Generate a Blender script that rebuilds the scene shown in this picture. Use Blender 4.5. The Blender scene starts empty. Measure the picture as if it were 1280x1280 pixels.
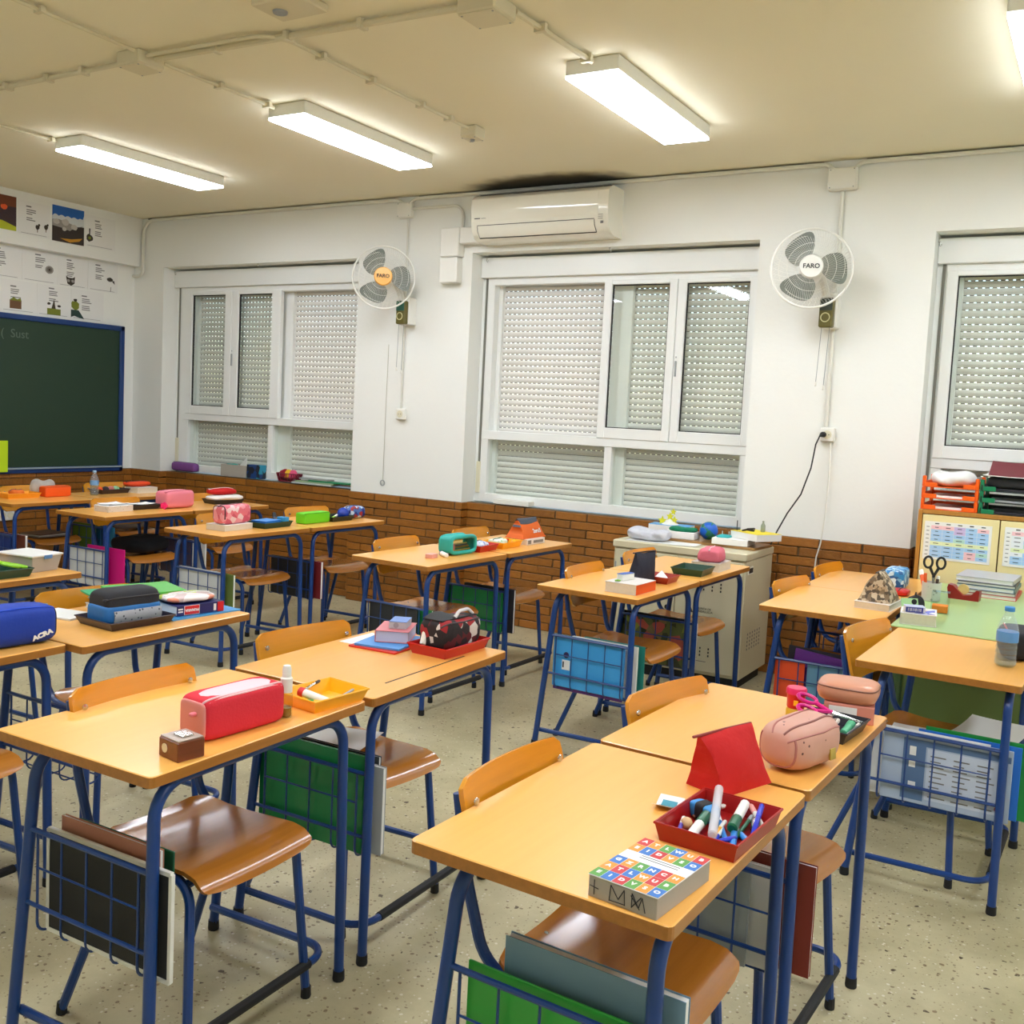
import bpy, math, random
from math import sin, cos, pi, radians, atan2, hypot
from mathutils import Matrix, Vector
random.seed(7)
S = bpy.context.scene
COL = S.collection

# ------------------------------------------------------------------ camera, sky, exposure
cam_d = bpy.data.cameras.new('camera')
cam = bpy.data.objects.new('camera', cam_d)
COL.objects.link(cam)
S.camera = cam
CAM_F, CAM_YAW, CAM_PITCH, CAM_ROLL = 1266.3, radians(30.882), radians(-4.796), radians(2.791)
cam_d.sensor_fit = 'HORIZONTAL'
cam_d.sensor_width = 36.0
cam_d.lens = 36.0 * CAM_F / 1280
cam_d.shift_x = 12.6 / 1280
cam_d.shift_y = -17.1 / 1280
cam_d.clip_start = 0.05
_f = Vector((-sin(CAM_YAW) * cos(CAM_PITCH), cos(CAM_YAW) * cos(CAM_PITCH), sin(CAM_PITCH)))
_r0 = Vector((cos(CAM_YAW), sin(CAM_YAW), 0)); _u0 = _r0.cross(_f)
_r = cos(CAM_ROLL) * _r0 + sin(CAM_ROLL) * _u0
_u = -sin(CAM_ROLL) * _r0 + cos(CAM_ROLL) * _u0
_m = Matrix(((_r.x, _u.x, -_f.x), (_r.y, _u.y, -_f.y), (_r.z, _u.z, -_f.z))).to_4x4()
_m.translation = Vector((0, 0, 1.508))
cam.matrix_world = _m

S.view_settings.view_transform = 'Standard'
S.view_settings.look = 'None'
S.view_settings.gamma = 1.0
S.view_settings.use_curve_mapping = False
S.view_settings.exposure = 0.12
LAMP_STRENGTH = 30.0

w = bpy.data.worlds.new('sky'); S.world = w
w.use_nodes = True
_nt = w.node_tree
_bg = _nt.nodes['Background']
_sk = _nt.nodes.new('ShaderNodeTexSky')
_sk.sky_type = 'NISHITA'; _sk.sun_disc = False
_sk.sun_elevation = radians(40); _sk.sun_rotation = radians(200)
_nt.links.new(_sk.outputs[0], _bg.inputs[0])
_bg.inputs[1].default_value = 0.6

S.cycles.max_bounces = 8
S.cycles.diffuse_bounces = 5
S.cycles.glossy_bounces = 4
S.cycles.transmission_bounces = 6
S.cycles.transparent_max_bounces = 12
S.cycles.caustics_reflective = False
S.cycles.caustics_refractive = False
S.cycles.use_denoising = True

# ------------------------------------------------------------------ materials
def lin(c):
    return tuple((v / 255 / 12.92) if v / 255 <= 0.04045 else ((v / 255 + 0.055) / 1.055) ** 2.4 for v in c)

MATS = {}
def mat(name, rgb, rough=0.5, spec=0.5, var=0.0, vscale=8.0, bump=0.0, bscale=60.0, metal=0.0, rnd=0.0, coat=0.0):
    """Principled paint, plastic, cloth or metal with optional colour mottling, bump and per-object variation."""
    if name in MATS: return MATS[name]
    m = bpy.data.materials.new(name); m.use_nodes = True
    nt = m.node_tree; b = nt.nodes['Principled BSDF']
    c = lin(rgb)
    b.inputs['Base Color'].default_value = (*c, 1)
    b.inputs['Roughness'].default_value = rough
    b.inputs['Specular IOR Level'].default_value = spec
    b.inputs['Metallic'].default_value = metal
    b.inputs['Coat Weight'].default_value = coat
    b.inputs['Coat Roughness'].default_value = 0.12
    if var > 0 or bump > 0 or rnd > 0:
        tc = nt.nodes.new('ShaderNodeTexCoord')
    if var > 0 or rnd > 0:
        hsv = nt.nodes.new('ShaderNodeHueSaturation'); hsv.inputs['Color'].default_value = (*c, 1)
        val = nt.nodes.new('ShaderNodeMath'); val.operation = 'MULTIPLY_ADD'
        n = nt.nodes.new('ShaderNodeTexNoise'); n.inputs['Scale'].default_value = vscale; n.inputs['Detail'].default_value = 5
        nt.links.new(tc.outputs['Object'], n.inputs['Vector'])
        nt.links.new(n.outputs['Fac'], val.inputs[0]); val.inputs[1].default_value = 2 * var; val.inputs[2].default_value = 1 - var
        last = val.outputs[0]
        if rnd > 0:
            oi = nt.nodes.new('ShaderNodeObjectInfo')
            ma = nt.nodes.new('ShaderNodeMath'); ma.operation = 'MULTIPLY_ADD'
            nt.links.new(oi.outputs['Random'], ma.inputs[0]); ma.inputs[1].default_value = 2 * rnd; ma.inputs[2].default_value = 1 - rnd
            mm = nt.nodes.new('ShaderNodeMath'); mm.operation = 'MULTIPLY'
            nt.links.new(last, mm.inputs[0]); nt.links.new(ma.outputs[0], mm.inputs[1]); last = mm.outputs[0]
        nt.links.new(last, hsv.inputs['Value'])
        nt.links.new(hsv.outputs[0], b.inputs['Base Color'])
    if bump > 0:
        n2 = nt.nodes.new('ShaderNodeTexNoise'); n2.inputs['Scale'].default_value = bscale; n2.inputs['Detail'].default_value = 4
        nt.links.new(tc.outputs['Object'], n2.inputs['Vector'])
        bp = nt.nodes.new('ShaderNodeBump'); bp.inputs['Strength'].default_value = bump; bp.inputs['Distance'].default_value = 0.01
        nt.links.new(n2.outputs['Fac'], bp.inputs['Height']); nt.links.new(bp.outputs[0], b.inputs['Normal'])
    MATS[name] = m
    return m

def wood(name, rgb, dark=0.75, rough=0.3, coat=0.3, axis=1, scale=1.0):
    """Lacquered plywood or laminate: long stretched grain along one axis."""
    if name in MATS: return MATS[name]
    m = bpy.data.materials.new(name); m.use_nodes = True
    nt = m.node_tree; b = nt.nodes['Principled BSDF']
    tc = nt.nodes.new('ShaderNodeTexCoord'); mp = nt.nodes.new('ShaderNodeMapping')
    sc = [60 * scale, 60 * scale, 60 * scale]; sc[axis] = 2.2 * scale
    mp.inputs['Scale'].default_value = sc
    oi = nt.nodes.new('ShaderNodeObjectInfo')
    add = nt.nodes.new('ShaderNodeVectorMath'); add.operation = 'ADD'
    nt.links.new(tc.outputs['Object'], add.inputs[0]); nt.links.new(oi.outputs['Random'], add.inputs[1])
    nt.links.new(add.outputs[0], mp.inputs['Vector'])
    n = nt.nodes.new('ShaderNodeTexNoise'); n.inputs['Scale'].default_value = 1.0; n.inputs['Detail'].default_value = 6; n.inputs['Roughness'].default_value = 0.6
    nt.links.new(mp.outputs[0], n.inputs['Vector'])
    r = nt.nodes.new('ShaderNodeValToRGB'); c = lin(rgb)
    r.color_ramp.elements[0].position = 0.25; r.color_ramp.elements[0].color = (c[0] * dark, c[1] * dark, c[2] * dark * 0.9, 1)
    r.color_ramp.elements[1].position = 0.7; r.color_ramp.elements[1].color = (*c, 1)
    nt.links.new(n.outputs['Fac'], r.inputs[0])
    hs = nt.nodes.new('ShaderNodeHueSaturation')
    ma = nt.nodes.new('ShaderNodeMath'); ma.operation = 'MULTIPLY_ADD'; ma.inputs[1].default_value = 0.12; ma.inputs[2].default_value = 0.94
    nt.links.new(oi.outputs['Random'], ma.inputs[0]); nt.links.new(ma.outputs[0], hs.inputs['Value'])
    nt.links.new(r.outputs[0], hs.inputs['Color']); nt.links.new(hs.outputs[0], b.inputs['Base Color'])
    b.inputs['Roughness'].default_value = rough
    b.inputs['Coat Weight'].default_value = coat; b.inputs['Coat Roughness'].default_value = 0.15
    MATS[name] = m
    return m

def glassy(name, rgb=(235, 245, 240), ior=1.45, rough=0.0, tint=1.0):
    """Clear sheet: fresnel mix of see-through and mirror reflection."""
    if name in MATS: return MATS[name]
    m = bpy.data.materials.new(name); m.use_nodes = True
    nt = m.node_tree; nt.nodes.remove(nt.nodes['Principled BSDF'])
    out = nt.nodes['Material Output']
    tr = nt.nodes.new('ShaderNodeBsdfTransparent'); tr.inputs[0].default_value = (*lin(rgb), 1)
    gl = nt.nodes.new('ShaderNodeBsdfGlossy'); gl.inputs['Roughness'].default_value = rough
    fr = nt.nodes.new('ShaderNodeFresnel'); fr.inputs[0].default_value = ior
    mx = nt.nodes.new('ShaderNodeMixShader')
    ge = nt.nodes.new('ShaderNodeNewGeometry'); fc = nt.nodes.new('ShaderNodeMath'); fc.operation = 'SUBTRACT'; fc.inputs[0].default_value = 1
    mu = nt.nodes.new('ShaderNodeMath'); mu.operation = 'MULTIPLY'
    nt.links.new(ge.outputs['Backfacing'], fc.inputs[1]); nt.links.new(fr.outputs[0], mu.inputs[0]); nt.links.new(fc.outputs[0], mu.inputs[1])
    nt.links.new(mu.outputs[0], mx.inputs[0]); nt.links.new(tr.outputs[0], mx.inputs[1]); nt.links.new(gl.outputs[0], mx.inputs[2])
    nt.links.new(mx.outputs[0], out.inputs['Surface'])
    MATS[name] = m
    return m

def frosted(name, rgb, alpha=0.6, rough=0.3):
    """Milky translucent plastic film or sheet."""
    if name in MATS: return MATS[name]
    m = mat(name, rgb, rough=rough)
    m.node_tree.nodes['Principled BSDF'].inputs['Alpha'].default_value = alpha
    return m

def emit(name, rgb, strength):
    m = bpy.data.materials.new(name); m.use_nodes = True
    nt = m.node_tree; b = nt.nodes['Principled BSDF']
    b.inputs['Base Color'].default_value = (0.9, 0.9, 0.9, 1)
    b.inputs['Emission Color'].default_value = (*lin(rgb), 1)
    b.inputs['Emission Strength'].default_value = strength
    MATS[name] = m
    return m

def spotted(name, base, spot, scale=40, thr=0.35, rough=0.6):
    """Printed cloth: voronoi blotches of a second colour."""
    if name in MATS: return MATS[name]
    m = mat(name, base, rough=rough)
    nt = m.node_tree; b = nt.nodes['Principled BSDF']
    tc = nt.nodes.new('ShaderNodeTexCoord'); v = nt.nodes.new('ShaderNodeTexVoronoi'); v.inputs['Scale'].default_value = scale
    nt.links.new(tc.outputs['Object'], v.inputs['Vector'])
    r = nt.nodes.new('ShaderNodeValToRGB'); r.color_ramp.interpolation = 'CONSTANT'
    cols = [spot] if isinstance(spot, tuple) else spot
    r.color_ramp.elements[0].color = (*lin(cols[0]), 1)
    r.color_ramp.elements[1].position = thr; r.color_ramp.elements[1].color = (*lin(base), 1)
    if len(cols) == 1:
        nt.links.new(v.outputs['Distance'], r.inputs[0])
        nt.links.new(r.outputs[0], b.inputs['Base Color'])
    else:
        sep = nt.nodes.new('ShaderNodeSeparateColor'); nt.links.new(v.outputs['Color'], sep.inputs[0])
        allc = [base] + cols
        while len(r.color_ramp.elements) < len(allc): r.color_ramp.elements.new(0.5)
        for i, c in enumerate(allc):
            r.color_ramp.elements[i].position = i / len(allc); r.color_ramp.elements[i].color = (*lin(c), 1)
        nt.links.new(sep.outputs[0], r.inputs[0])
        nt.links.new(r.outputs[0], b.inputs['Base Color'])
    return m

def plain(name, rgb): return mat(name, rgb, rough=0.55)

M_DESK = wood('beech laminate', (240, 176, 88), dark=0.93, rough=0.28, coat=0.25, axis=1)
M_EDGE = wood('varnished shaded beech edge', (176, 114, 44), dark=0.75, rough=0.35, coat=0.2, axis=1)  # brown lacquered wood, with edge shade painted into the darker tone
M_SEAT = wood('varnished plywood seat', (190, 120, 44), dark=0.84, rough=0.22, coat=0.5, axis=1)
M_BACK = wood('varnished plywood back', (212, 142, 32), dark=0.87, rough=0.25, coat=0.4, axis=1)
M_BLUE = mat('blue enamelled steel', (22, 62, 128), rough=0.28, var=0.06, vscale=14)
M_BLACK = mat('black rubber', (26, 26, 28), rough=0.7)
M_STEEL = mat('bright steel', (200, 200, 196), rough=0.25, metal=1.0)
M_WALL = mat('white plaster', (236, 237, 231), rough=0.85, spec=0.2, var=0.02, vscale=1.5, bump=0.12, bscale=25)
M_CEIL = mat('cream ceiling paint', (236, 230, 206), rough=0.9, spec=0.1, var=0.03, vscale=1.2, bump=0.06, bscale=20)
M_WHITE = mat('white plastic', (232, 231, 222), rough=0.4)
M_IVORY = mat('ivory plastic', (222, 216, 188), rough=0.45)
M_PVC = mat('white window profile', (236, 238, 234), rough=0.3)
M_WEB_SHADE = mat('shaded shutter slot web', (120, 117, 110), rough=0.6)  # darker grey paints in the shade of the slat joints
M_SLAT = mat('grey white shutter slat', (224, 222, 216), rough=0.5, rnd=0.03)
M_PAPER = mat('white paper', (232, 232, 228), rough=0.8, spec=0.2)
M_PAGES = mat('cream book pages', (214, 208, 192), rough=0.85, var=0.08, vscale=90)
M_GREY = mat('grey plastic', (150, 154, 154), rough=0.4)
M_MORTAR = mat('grey brown mortar', (104, 84, 58), rough=0.95, var=0.4, vscale=40, bump=0.5, bscale=90)
M_BRICK = mat('brown glazed brick', (144, 90, 30), rough=0.42, spec=0.5, var=0.25, vscale=18, bump=0.5, bscale=60, rnd=0.24)
M_INK = mat('black print', (40, 40, 42), rough=0.7)
M_TEXT = mat('grey print', (120, 118, 116), rough=0.8)
M_GLASS = glassy('window glass', (250, 252, 250))
M_CLEAR = glassy('clear plastic', (240, 246, 246), ior=1.35)
M_DARKGREEN = mat('dark green plastic', (16, 62, 44), rough=0.35)
M_RED = mat('red plastic', (190, 26, 22), rough=0.3)
M_YELLOW = mat('yellow plastic', (250, 178, 24), rough=0.3)
M_BROWNTRAY = mat('dark brown plastic', (52, 40, 44), rough=0.35)

# terrazzo floor
def terrazzo():
    m = bpy.data.materials.new('terrazzo'); m.use_nodes = True
    nt = m.node_tree; b = nt.nodes['Principled BSDF']
    tc = nt.nodes.new('ShaderNodeTexCoord')
    n0 = nt.nodes.new('ShaderNodeTexNoise'); n0.inputs['Scale'].default_value = 3.0; n0.inputs['Detail'].default_value = 8; n0.inputs['Roughness'].default_value = 0.65
    nt.links.new(tc.outputs['Object'], n0.inputs['Vector'])
    base = nt.nodes.new('ShaderNodeValToRGB')
    base.color_ramp.elements[0].position = 0.35; base.color_ramp.elements[0].color = (*lin((166, 157, 122)), 1)
    base.color_ramp.elements[1].position = 0.65; base.color_ramp.elements[1].color = (*lin((194, 184, 148)), 1)
    nt.links.new(n0.outputs['Fac'], base.inputs[0])
    col = base.outputs[0]
    for scale, thr, rgb, warp in ((52, 0.16, (128, 110, 80), 0.5), (26, 0.105, (82, 66, 44), 0.8), (90, 0.16, (150, 136, 106), 0.3), (60, 0.15, (206, 200, 180), 0.3)):
        nz = nt.nodes.new('ShaderNodeTexNoise'); nz.inputs['Scale'].default_value = scale * 1.3
        nt.links.new(tc.outputs['Object'], nz.inputs['Vector'])
        mixv = nt.nodes.new('ShaderNodeVectorMath'); mixv.operation = 'MULTIPLY_ADD'
        nt.links.new(nz.outputs['Color'], mixv.inputs[0]); mixv.inputs[1].default_value = (warp / scale,) * 3
        nt.links.new(tc.outputs['Object'], mixv.inputs[2])
        v = nt.nodes.new('ShaderNodeTexVoronoi'); v.inputs['Scale'].default_value = scale
        nt.links.new(mixv.outputs[0], v.inputs['Vector'])
        # keep only a share of the cells
        sep = nt.nodes.new('ShaderNodeSeparateColor'); nt.links.new(v.outputs['Color'], sep.inputs[0])
        th = nt.nodes.new('ShaderNodeMath'); th.operation = 'MULTIPLY'; th.inputs[1].default_value = thr * 2
        nt.links.new(sep.outputs[0], th.inputs[0])
        lt = nt.nodes.new('ShaderNodeMath'); lt.operation = 'LESS_THAN'
        nt.links.new(v.outputs['Distance'], lt.inputs[0]); nt.links.new(th.outputs[0], lt.inputs[1])
        keep = nt.nodes.new('ShaderNodeMath'); keep.operation = 'GREATER_THAN'; keep.inputs[1].default_value = 0.45
        nt.links.new(sep.outputs[1], keep.inputs[0])
        f = nt.nodes.new('ShaderNodeMath'); f.operation = 'MULTIPLY'
        nt.links.new(lt.outputs[0], f.inputs[0]); nt.links.new(keep.outputs[0], f.inputs[1])
        mx = nt.nodes.new('ShaderNodeMix'); mx.data_type = 'RGBA'
        nt.links.new(f.outputs[0], mx.inputs[0]); nt.links.new(col, mx.inputs[6]); mx.inputs[7].default_value = (*lin(rgb), 1)
        col = mx.outputs[2]
    nt.links.new(col, b.inputs['Base Color'])
    b.inputs['Roughness'].default_value = 0.32
    return m
M_FLOOR = terrazzo()

# ------------------------------------------------------------------ mesh collecting
class MB:
    def __init__(self): self.v = []; self.f = []; self.mi = []; self.cur = 0
    def add(self, vs, fs, T=None):
        o = len(self.v)
        if T is not None: vs = [tuple(T @ Vector(p)) for p in vs]
        self.v += [tuple(p) for p in vs]; self.f += [tuple(i + o for i in q) for q in fs]; self.mi += [self.cur] * len(fs)
        return self
    def box(self, x0, x1, y0, y1, z0, z1, T=None):
        vs = [(x0, y0, z0), (x1, y0, z0), (x1, y1, z0), (x0, y1, z0), (x0, y0, z1), (x1, y0, z1), (x1, y1, z1), (x0, y1, z1)]
        return self.add(vs, [(0, 3, 2, 1), (4, 5, 6, 7), (0, 1, 5, 4), (1, 2, 6, 5), (2, 3, 7, 6), (3, 0, 4, 7)], T)
    def cbox(self, x0, x1, y0, y1, z0, z1, c=0.003, T=None):
        """box with chamfered top and vertical edges"""
        pl = [(x0 + c, y0), (x1 - c, y0), (x1, y0 + c), (x1, y1 - c), (x1 - c, y1), (x0 + c, y1), (x0, y1 - c), (x0, y0 + c)]
        ins = [(x0 + 1.7 * c, y0 + c), (x1 - 1.7 * c, y0 + c), (x1 - c, y0 + 1.7 * c), (x1 - c, y1 - 1.7 * c), (x1 - 1.7 * c, y1 - c), (x0 + 1.7 * c, y1 - c), (x0 + c, y1 - 1.7 * c), (x0 + c, y0 + 1.7 * c)]
        vs = [(*p, z0) for p in ins] + [(*p, z0 + c) for p in pl] + [(*p, z1 - c) for p in pl] + [(*p, z1) for p in ins]
        fs = [tuple(range(7, -1, -1)), tuple(range(24, 32))]
        for k in range(3):
            for i in range(8):
                j = (i + 1) % 8; fs.append((k * 8 + i, k * 8 + j, k * 8 + 8 + j, k * 8 + 8 + i))
        return self.add(vs, fs, T)
    def tube(self, pts, r, n=8, cap=True, T=None, closed=False):
        P = [Vector(p) for p in pts]; N = len(P); vs = []; fs = []
        up = None
        for i in range(N):
            if closed: t = (P[(i + 1) % N] - P[i - 1]).normalized()
            elif i == 0: t = (P[1] - P[0]).normalized()
            elif i == N - 1: t = (P[-1] - P[-2]).normalized()
            else: t = ((P[i + 1] - P[i]).normalized() + (P[i] - P[i - 1]).normalized()).normalized()
            if up is None:
                up = Vector((0, 0, 1)) if abs(t.z) < 0.9 else Vector((1, 0, 0))
            a = t.cross(up).normalized(); up = a.cross(t).normalized()
            rr = r[i] if isinstance(r, (list, tuple)) else r
            for k in range(n):
                an = 2 * pi * k / n; vs.append(tuple(P[i] + rr * (cos(an) * a + sin(an) * up)))
        for i in range(N if closed else N - 1):
            ii = (i + 1) % N
            for k in range(n):
                kk = (k + 1) % n; fs.append((i * n + k, ii * n + k, ii * n + kk, i * n + kk))
        if cap and not closed:
            fs.append(tuple(range(n))); fs.append(tuple(reversed(range((N - 1) * n, N * n))))
        return self.add(vs, fs, T)
    def lathe(self, prof, n=20, T=None):
        """profile of (radius, z) spun about z"""
        vs = []; fs = []
        for r, z in prof:
            for k in range(n): an = 2 * pi * k / n; vs.append((r * cos(an), r * sin(an), z))
        for i in range(len(prof) - 1):
            for k in range(n):
                kk = (k + 1) % n; fs.append((i * n + k, i * n + kk, (i + 1) * n + kk, (i + 1) * n + k))
        fs.append(tuple(reversed(range(n)))); fs.append(tuple(range((len(prof) - 1) * n, len(prof) * n)))
        return self.add(vs, fs, T)
    def prism(self, poly, z0, z1, T=None):
        n = len(poly)
        vs = [(x, y, z0) for x, y in poly] + [(x, y, z1) for x, y in poly]
        fs = [tuple(reversed(range(n))), tuple(range(n, 2 * n))] + [(i, (i + 1) % n, n + (i + 1) % n, n + i) for i in range(n)]
        return self.add(vs, fs, T)
    def sheet(self, fn, nu, nv, th, T=None):
        """closed slab: fn(u,v)->(point, normal) with thickness th along the normal"""
        vs = []; fs = []
        for side in (0, 1):
            for i in range(nu + 1):
                for j in range(nv + 1):
                    p, nrm = fn(i / nu, j / nv)
                    vs.append(tuple(Vector(p) + Vector(nrm) * (th * (0.5 - side))))
        K = (nu + 1) * (nv + 1)
        idx = lambda s, i, j: s * K + i * (nv + 1) + j
        for i in range(nu):
            for j in range(nv):
                fs.append((idx(0, i, j), idx(0, i + 1, j), idx(0, i + 1, j + 1), idx(0, i, j + 1)))
                fs.append((idx(1, i, j), idx(1, i, j + 1), idx(1, i + 1, j + 1), idx(1, i + 1, j)))
        for i in range(nu):
            for j in (0, nv):
                q = (idx(0, i, j), idx(1, i, j), idx(1, i + 1, j), idx(0, i + 1, j)); fs.append(q if j == 0 else q[::-1])
        for j in range(nv):
            for i in (0, nu):
                q = (idx(0, i, j), idx(0, i, j + 1), idx(1, i, j + 1), idx(1, i, j)); fs.append(q if i == 0 else q[::-1])
        return self.add(vs, fs, T)
    def mesh(self, name, mats, smooth=True, ang=38):
        me = bpy.data.meshes.new(name); me.from_pydata(self.v, [], self.f)
        if not isinstance(mats, (list, tuple)): mats = [mats]
        for m in mats: me.materials.append(m)
        if max(self.mi, default=0) > 0: me.polygons.foreach_set('material_index', self.mi)
        if smooth:
            me.polygons.foreach_set('use_smooth', [True] * len(me.polygons)); me.set_sharp_from_angle(angle=radians(ang))
        me.update()
        return me

def fillet(pts, r, n=5):
    """polyline with rounded corners"""
    P = [Vector(p) for p in pts]; out = [P[0]]
    for i in range(1, len(P) - 1):
        a, b, c = P[i - 1], P[i], P[i + 1]
        d1 = (a - b); d2 = (c - b); l1 = d1.length; l2 = d2.length; d1.normalize(); d2.normalize()
        ang = d1.angle(d2)
        if ang > pi - 0.03: out.append(b); continue
        rr = r[i - 1] if isinstance(r, (list, tuple)) else r
        t = min(rr / math.tan(ang / 2), l1 * 0.49, l2 * 0.49); rad = t * math.tan(ang / 2)
        ctr = b + (d1 + d2).normalized() * (rad / sin(ang / 2))
        s = b + d1 * t; e = b + d2 * t
        vs, ve = s - ctr, e - ctr; tot = vs.angle(ve)
        for k in range(n + 1):
            q = k / n
            v = (vs * sin((1 - q) * tot) + ve * sin(q * tot)) / sin(tot)
            out.append(ctr + v)
    out.append(P[-1])
    return out

# ------------------------------------------------------------------ objects
def link(name, me, parent=None, loc=None, rz=0.0, rot=None):
    o = bpy.data.objects.new(name, me); COL.objects.link(o)
    if parent is not None: o.parent = parent
    if loc is not None: o.location = loc
    if rot is not None: o.rotation_euler = rot
    elif rz: o.rotation_euler = (0, 0, rz)
    return o
def tag(o, label, cat, group=None):
    o['label'] = label; o['category'] = cat
    if group: o['group'] = group
    return o
def thing(name, label, cat, loc=(0, 0, 0), rz=0.0, group=None, rot=None):
    return tag(link(name, None, None, loc, rz, rot), label, cat, group)
def part(name, mb, m, parent, label=None, loc=None, rot=None, smooth=True, ang=38):
    o = link(name, mb.mesh(name, m, smooth, ang), parent, loc, 0, rot)
    if label: o['label'] = label
    return o
def solo(name, mb, m, label, cat, loc=(0, 0, 0), rz=0.0, group=None, rot=None, smooth=True, ang=38):
    return tag(link(name, mb.mesh(name, m, smooth, ang), None, loc, rz, rot), label, cat, group)
def struct(name, mb, m, loc=(0, 0, 0), smooth=False):
    o = link(name, mb.mesh(name, m, smooth), None, loc); o['kind'] = 'structure'; return o
def dup(root):
    r = root.copy(); COL.objects.link(r)
    for ch in list(root.children):
        c = ch.copy(); COL.objects.link(c); c.parent = r
        for g in list(ch.children):
            d = g.copy(); COL.objects.link(d); d.parent = c
    return r
def text_mesh(txt, size, m, bold=0.0, name='lettering'):
    cu = bpy.data.curves.new(name, 'FONT'); cu.body = txt; cu.size = size; cu.align_x = 'CENTER'; cu.align_y = 'CENTER'
    cu.extrude = 0.0004; cu.offset = bold; cu.resolution_u = 3
    o = bpy.data.objects.new(name, cu); COL.objects.link(o)
    me = bpy.data.meshes.new_from_object(o, depsgraph=None)
    bpy.data.objects.remove(o); bpy.data.curves.remove(cu)
    me.materials.clear(); me.materials.append(m)
    return me
def lettering(txt, size, m, parent, loc, rot, bold=0.0, name='lettering', label=None):
    o = link(name, text_mesh(txt, size, m, bold, name), parent, loc, 0, rot)
    if label: o['label'] = label
    return o

# ================================================================== THE ROOM
XL, XR, YF, YB, ZC = -7.58, 2.3, -2.2, 6.12, 3.057
ZB = 0.852                                             # top of the brick wainscot
struct('floor', MB().box(XL - .2, XR + .2, YF - .2, YB + .5, -0.1, 0), M_FLOOR)

# ceiling with a soft-edged dark brown patch around the air conditioner
def ceil_mat():
    m = M_CEIL; nt = m.node_tree; b = nt.nodes['Principled BSDF']
    src = b.inputs['Base Color'].links[0].from_socket
    tc = nt.nodes.new('ShaderNodeTexCoord')
    sub = nt.nodes.new('ShaderNodeVectorMath'); sub.operation = 'SUBTRACT'; sub.inputs[1].default_value = (-3.38, 6.14, ZC)
    nz = nt.nodes.new('ShaderNodeTexNoise'); nz.inputs['Scale'].default_value = 6
    nt.links.new(tc.outputs['Object'], nz.inputs['Vector'])
    scl = nt.nodes.new('ShaderNodeVectorMath'); scl.operation = 'MULTIPLY'; scl.inputs[1].default_value = (1 / 0.72, 1 / 0.36, 0)
    nt.links.new(tc.outputs['Object'], sub.inputs[0]); nt.links.new(sub.outputs[0], scl.inputs[0])
    ln = nt.nodes.new('ShaderNodeVectorMath'); ln.operation = 'LENGTH'; nt.links.new(scl.outputs[0], ln.inputs[0])
    ad = nt.nodes.new('ShaderNodeMath'); ad.operation = 'MULTIPLY_ADD'; ad.inputs[1].default_value = 0.35
    nt.links.new(nz.outputs['Fac'], ad.inputs[0]); nt.links.new(ln.outputs['Value'], ad.inputs[2])
    rp = nt.nodes.new('ShaderNodeMapRange'); rp.inputs[1].default_value = 0.75; rp.inputs[2].default_value = 1.25; rp.inputs[3].default_value = 0.85; rp.inputs[4].default_value = 0
    rp.interpolation_type = 'SMOOTHSTEP'
    nt.links.new(ad.outputs[0], rp.inputs[0])
    mx = nt.nodes.new('ShaderNodeMix'); mx.data_type = 'RGBA'
    nt.links.new(rp.outputs[0], mx.inputs[0]); nt.links.new(src, mx.inputs[6]); mx.inputs[7].default_value = (*lin((52, 42, 32)), 1)
    nt.links.new(mx.outputs[2], b.inputs['Base Color'])
ceil_mat()
struct('ceiling', MB().box(XL - .2, XR + .2, YF - .2, YB + .5, ZC, ZC + .1), M_CEIL)

WINS = ((-7.2, -5.03), (-4.0, -1.93), (-0.94, 1.13))
ZS, ZT = 0.86, 2.63
mb = MB()
xs = [XL - .2] + [v for w_ in WINS for v in w_] + [XR + .2]
for i in range(0, len(xs), 2): mb.box(xs[i], xs[i + 1], YB, 6.55, 0, ZC)
for a, b_ in WINS:
    mb.box(a, b_, YB, 6.55, ZT, ZC)
    mb.box(a, b_, 6.21, 6.55, 0, ZS - 0.012)
struct('wall_back', mb, M_WALL)
mb = MB().box(XL - .2, XL, YF - .2, YB + .1, 0, ZC).box(XL, XL + 0.1, YF, YB, 2.64, ZC)
struct('wall_left', mb, M_WALL)
struct('wall_right', MB().box(XR, XR + .2, YF - .2, YB + .1, 0, ZC), M_WALL)
struct('wall_front', MB().box(XL, XR, YF - .2, YF, 0, ZC), M_WALL)
struct('ground', MB().box(-30, 30, 6.6, 60, -0.9, -0.8), mat('pale outdoor paving', (74, 72, 68), rough=0.9))

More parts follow.
